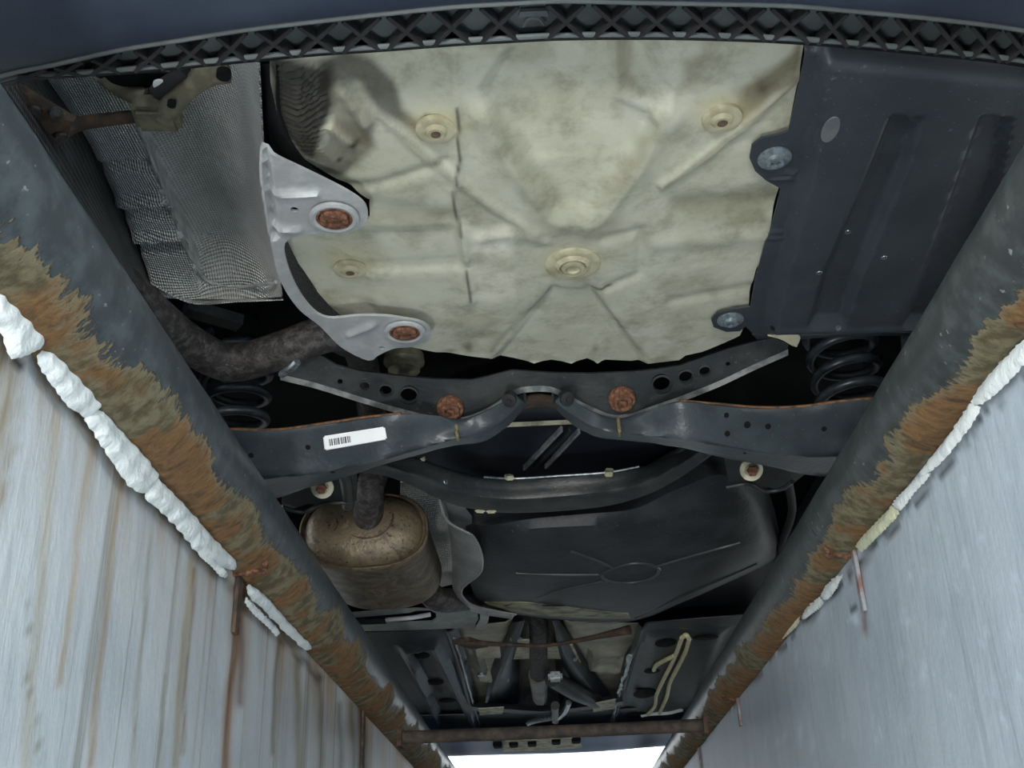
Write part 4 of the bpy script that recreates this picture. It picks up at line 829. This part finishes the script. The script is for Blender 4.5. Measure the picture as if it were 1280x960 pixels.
# --- front floor: left and right panels, tunnel
def fl_relief(u, v):
    z = np.zeros(len(u)); z -= .022*soft(u, v, [(500, 806), (545, 800), (600, 905), (548, 905)], 3); z += .03*soft(u, v, [(512, 812), (540, 808), (585, 900), (552, 900)], 2.5)
    z -= ridge(u, v, [(562, 785), (598, 910)], 3, .022); z += ridge(u, v, [(570, 785), (604, 905)], 2, .02)
    return z
fl = plate('front_floor', [(400, 792), (480, 790), (572, 786), (606, 912), (560, 916), (500, 918), (430, 905)], .80, floor_paint, car, step=.014, solid=.004, relief=fl_relief, label='left front floor panel, dark, with a ribbed channel')
def fr_relief(u, v):
    z = np.zeros(len(u)); z -= ridge(u, v, [(802, 780), (764, 908)], 3, .022); z += ridge(u, v, [(794, 780), (756, 905)], 2, .02); z -= .012*soft(u, v, [(812, 790), (905, 786), (858, 900), (790, 902)], 3)
    return z
fr = plate('front_floor', [(797, 780), (870, 774), (950, 768), (960, 830), (900, 905), (760, 912)], .80, floor_paint, car, step=.014, solid=.004, relief=fr_relief, label='right front floor panel with pale brake lines')
bfl, bfr = BV[fl.name], BV[fr.name]
def slot(b, x, y, wx, wy, par):
    p, n = hit(b, x, y, .003); me = lathe_me('floor_slot', [(1, .0006), (.95, -.0006), (.0005, -.0006)], 20)
    me.transform(Matrix.Diagonal((wx, wy, 1, 1))); put('floor_slot', me, dark, par, p, Vector((0, 0, -1)))
for x, y, a, b_ in [(526, 818, .03, .05), (543, 852, .034, .05), (559, 875, .034, .04), (566, 897, .045, .06)]: slot(bfl, x, y, a, b_, fl)
for x, y, a, b_ in [(832, 803, .034, .055), (815, 838, .028, .04), (806, 866, .045, .10), (882, 796, .04, .035), (797, 893, .06, .06)]: slot(bfr, x, y, a, b_, fr)
for pts in ([(852, 793), (846, 810), (838, 828), (828, 848), (820, 866), (818, 880), (809, 890)], [(861, 795), (856, 812), (846, 832), (837, 850), (833, 868), (824, 888)], [(852, 793), (857, 790), (861, 795)], [(842, 816), (830, 822), (820, 828), (817, 834)]):
    tube('brake_line', [hit(bfr, x, y, .010)[0] for x, y in pts], .0075, line_tube, fr, 8, 30, label='pale yellow coated brake line')
tube('sealant_bead', [hit(bfr, x, y, .004)[0] for x, y in [(802, 893), (815, 891), (835, 890), (852, 886)]], .008, white_paint, fr, 8, 20)
tube('seam_sealant', [hit(bfr, x, y, .006)[0] for x, y in [(790, 818), (784, 838), (776, 858), (772, 876), (766, 900)]], .008, zinc, fr, 8, 40, wob=.35)
tube('seam_sealant', [hit(bfl, x, y, .006)[0] for x, y in [(566, 795), (576, 830), (588, 872), (598, 905)]], .004, zinc, fl, 8, 40, wob=.2)
def tun_relief(u, v):
    z = np.zeros(len(u))
    for p in ([(592, 806), (640, 806), (640, 846), (598, 846)], [(738, 808), (786, 804), (780, 836), (736, 832)]): z -= .03*soft(u, v, p, 2.5)
    for p in ([(602, 814), (630, 814), (630, 838), (606, 838)], [(746, 814), (776, 812), (772, 830), (744, 828)]): z += .02*soft(u, v, p, 2)
    z += .10*np.exp(-((u-672)/26)**4)
    return z
tun = plate('tunnel_floor', [(572, 784), (640, 778), (720, 778), (798, 780), (764, 908), (690, 912), (606, 912)], .85, tunnel_paint, car, step=.018, solid=.004, relief=tun_relief, label='olive-grey embossed tunnel sheet')
for lab, A, B, C in (('left', [(655, 776), (632, 830), (612, 880)], [(640, 778), (615, 832), (606, 880)], [(655, 776), (650, 830), (648, 880)]), ('right', [(690, 776), (712, 830), (748, 880)], [(700, 776), (740, 836), (770, 876)], [(692, 776), (694, 830), (700, 880)])):
    loft('tunnel_shield', [line3(B, .84), line3(A, .80), line3(C, .87)], floor_paint, car, n=20, across=4, solid=.003)
for q_ in ([(644, 800), (662, 800), (662, 824), (640, 824)], [(684, 806), (700, 806), (706, 824), (684, 824)], [(708, 806), (716, 806), (726, 828), (720, 830)]): plate('shield_patch', q_, .82, pale_dirty, tun, step=.05)
for x, y in [(602, 842), (715, 823), (645, 798)]: put('grommet', lathe_me('grommet', [(.02, 0), (.016, -.008), (.0004, -.008)], 14), zinc, tun, at(x, y, .815))
tube('tunnel_brace', [at(574, 802, .76), at(600, 804, .76), at(640, 806, .755), at(680, 807, .755), at(720, 801, .76), at(788, 787, .77)], [.012, .007, .006, .006, .008, .014], rust_dark, car, 10, 50, label='thin rusty brace across the tunnel')
bar('hanger_foot', at(576, 800, .765), at(600, 808, .765), .06, .012, rust_dark, car)
tube('engine_mount_arm', [at(690, 848, .78), at(715, 862, .78), at(745, 876, .79)], [.03, .035, .03], frame_paint, car, 10, 16)
put('bracket_clip', box_me('bracket_clip', .05, .05, .03, .008), zinc, car, at(694, 846, .77))
fs_ = loft('front_subframe', [line3([(590, 878), (640, 880), (680, 882), (725, 876), (775, 868)], .80), line3([(590, 884), (640, 887), (680, 889), (725, 884), (778, 876)], .77), line3([(592, 890), (640, 893), (680, 895), (725, 890), (780, 884)], .80)], floor_paint, car, n=30, across=3, solid=.005, label='dark front subframe rail')
plate('engine_undertray', [(470, 896), (600, 893), (760, 888), (880, 882), (900, 912), (760, 914), (600, 920), (470, 924)], .79, floor_paint, car, step=.05, solid=.004)
tube('stabiliser_link', [at(694, 882, .77), at(694, 900, .77)], .018, frame_paint, car, 8, 8); tube('stabiliser_link', [at(660, 904, .765), at(672, 900, .765), at(692, 897, .765)], .012, zinc, car, 8, 12); tube('stabiliser_link', [at(698, 897, .765), at(706, 889, .765), at(711, 878, .77)], .012, zinc, car, 8, 12)
for p_ in ([(598, 886), (630, 884), (628, 892), (600, 894)], [(740, 880), (770, 874), (768, 886), (742, 890)]): plate('jack_pad', p_, .765, pale_dirty, car, step=.06)
# front bumper and its pale air dam
fb3 = line3([(380, 922), (480, 917), (600, 914), (700, 912), (800, 908), (900, 902), (1000, 896)], .745)
fbl = line3([(380, 952), (480, 949), (580, 945), (640, 943.5), (700, 942), (760, 939), (820, 934), (900, 928), (1000, 920)], .725)
fbp = loft('front_bumper', [fb3, off(fb3, 0, .35, -.012), fbl, off(fbl, 0, .10, .04), off(fbl, 0, .16, .25)], simple('front_bumper_paint', (80, 108, 150), (66, 90, 128), .35, scale=4), car, n=40, across=3, solid=.006, label='blue-grey front bumper edge')
bfb = BV[fbp.name]
ad = loft('air_dam', [[hit(bfb, x, y, .004)[0] for x, y in [(632, 924.5), (680, 923), (724, 921)]], [hit(bfb, x, y, .004)[0] for x, y in [(628, 939), (680, 937), (728, 934)]]], pale_dirty, fbp, n=20, across=2, solid=.004)
for x, y in [(622, 929), (642, 928), (665, 927), (695, 924.5), (720, 923)]:
    p, n = hit(bfb, x, y, .008); put('clip', box_me('clip', .04, .07, .02, .004), dark, fbp, p, n)
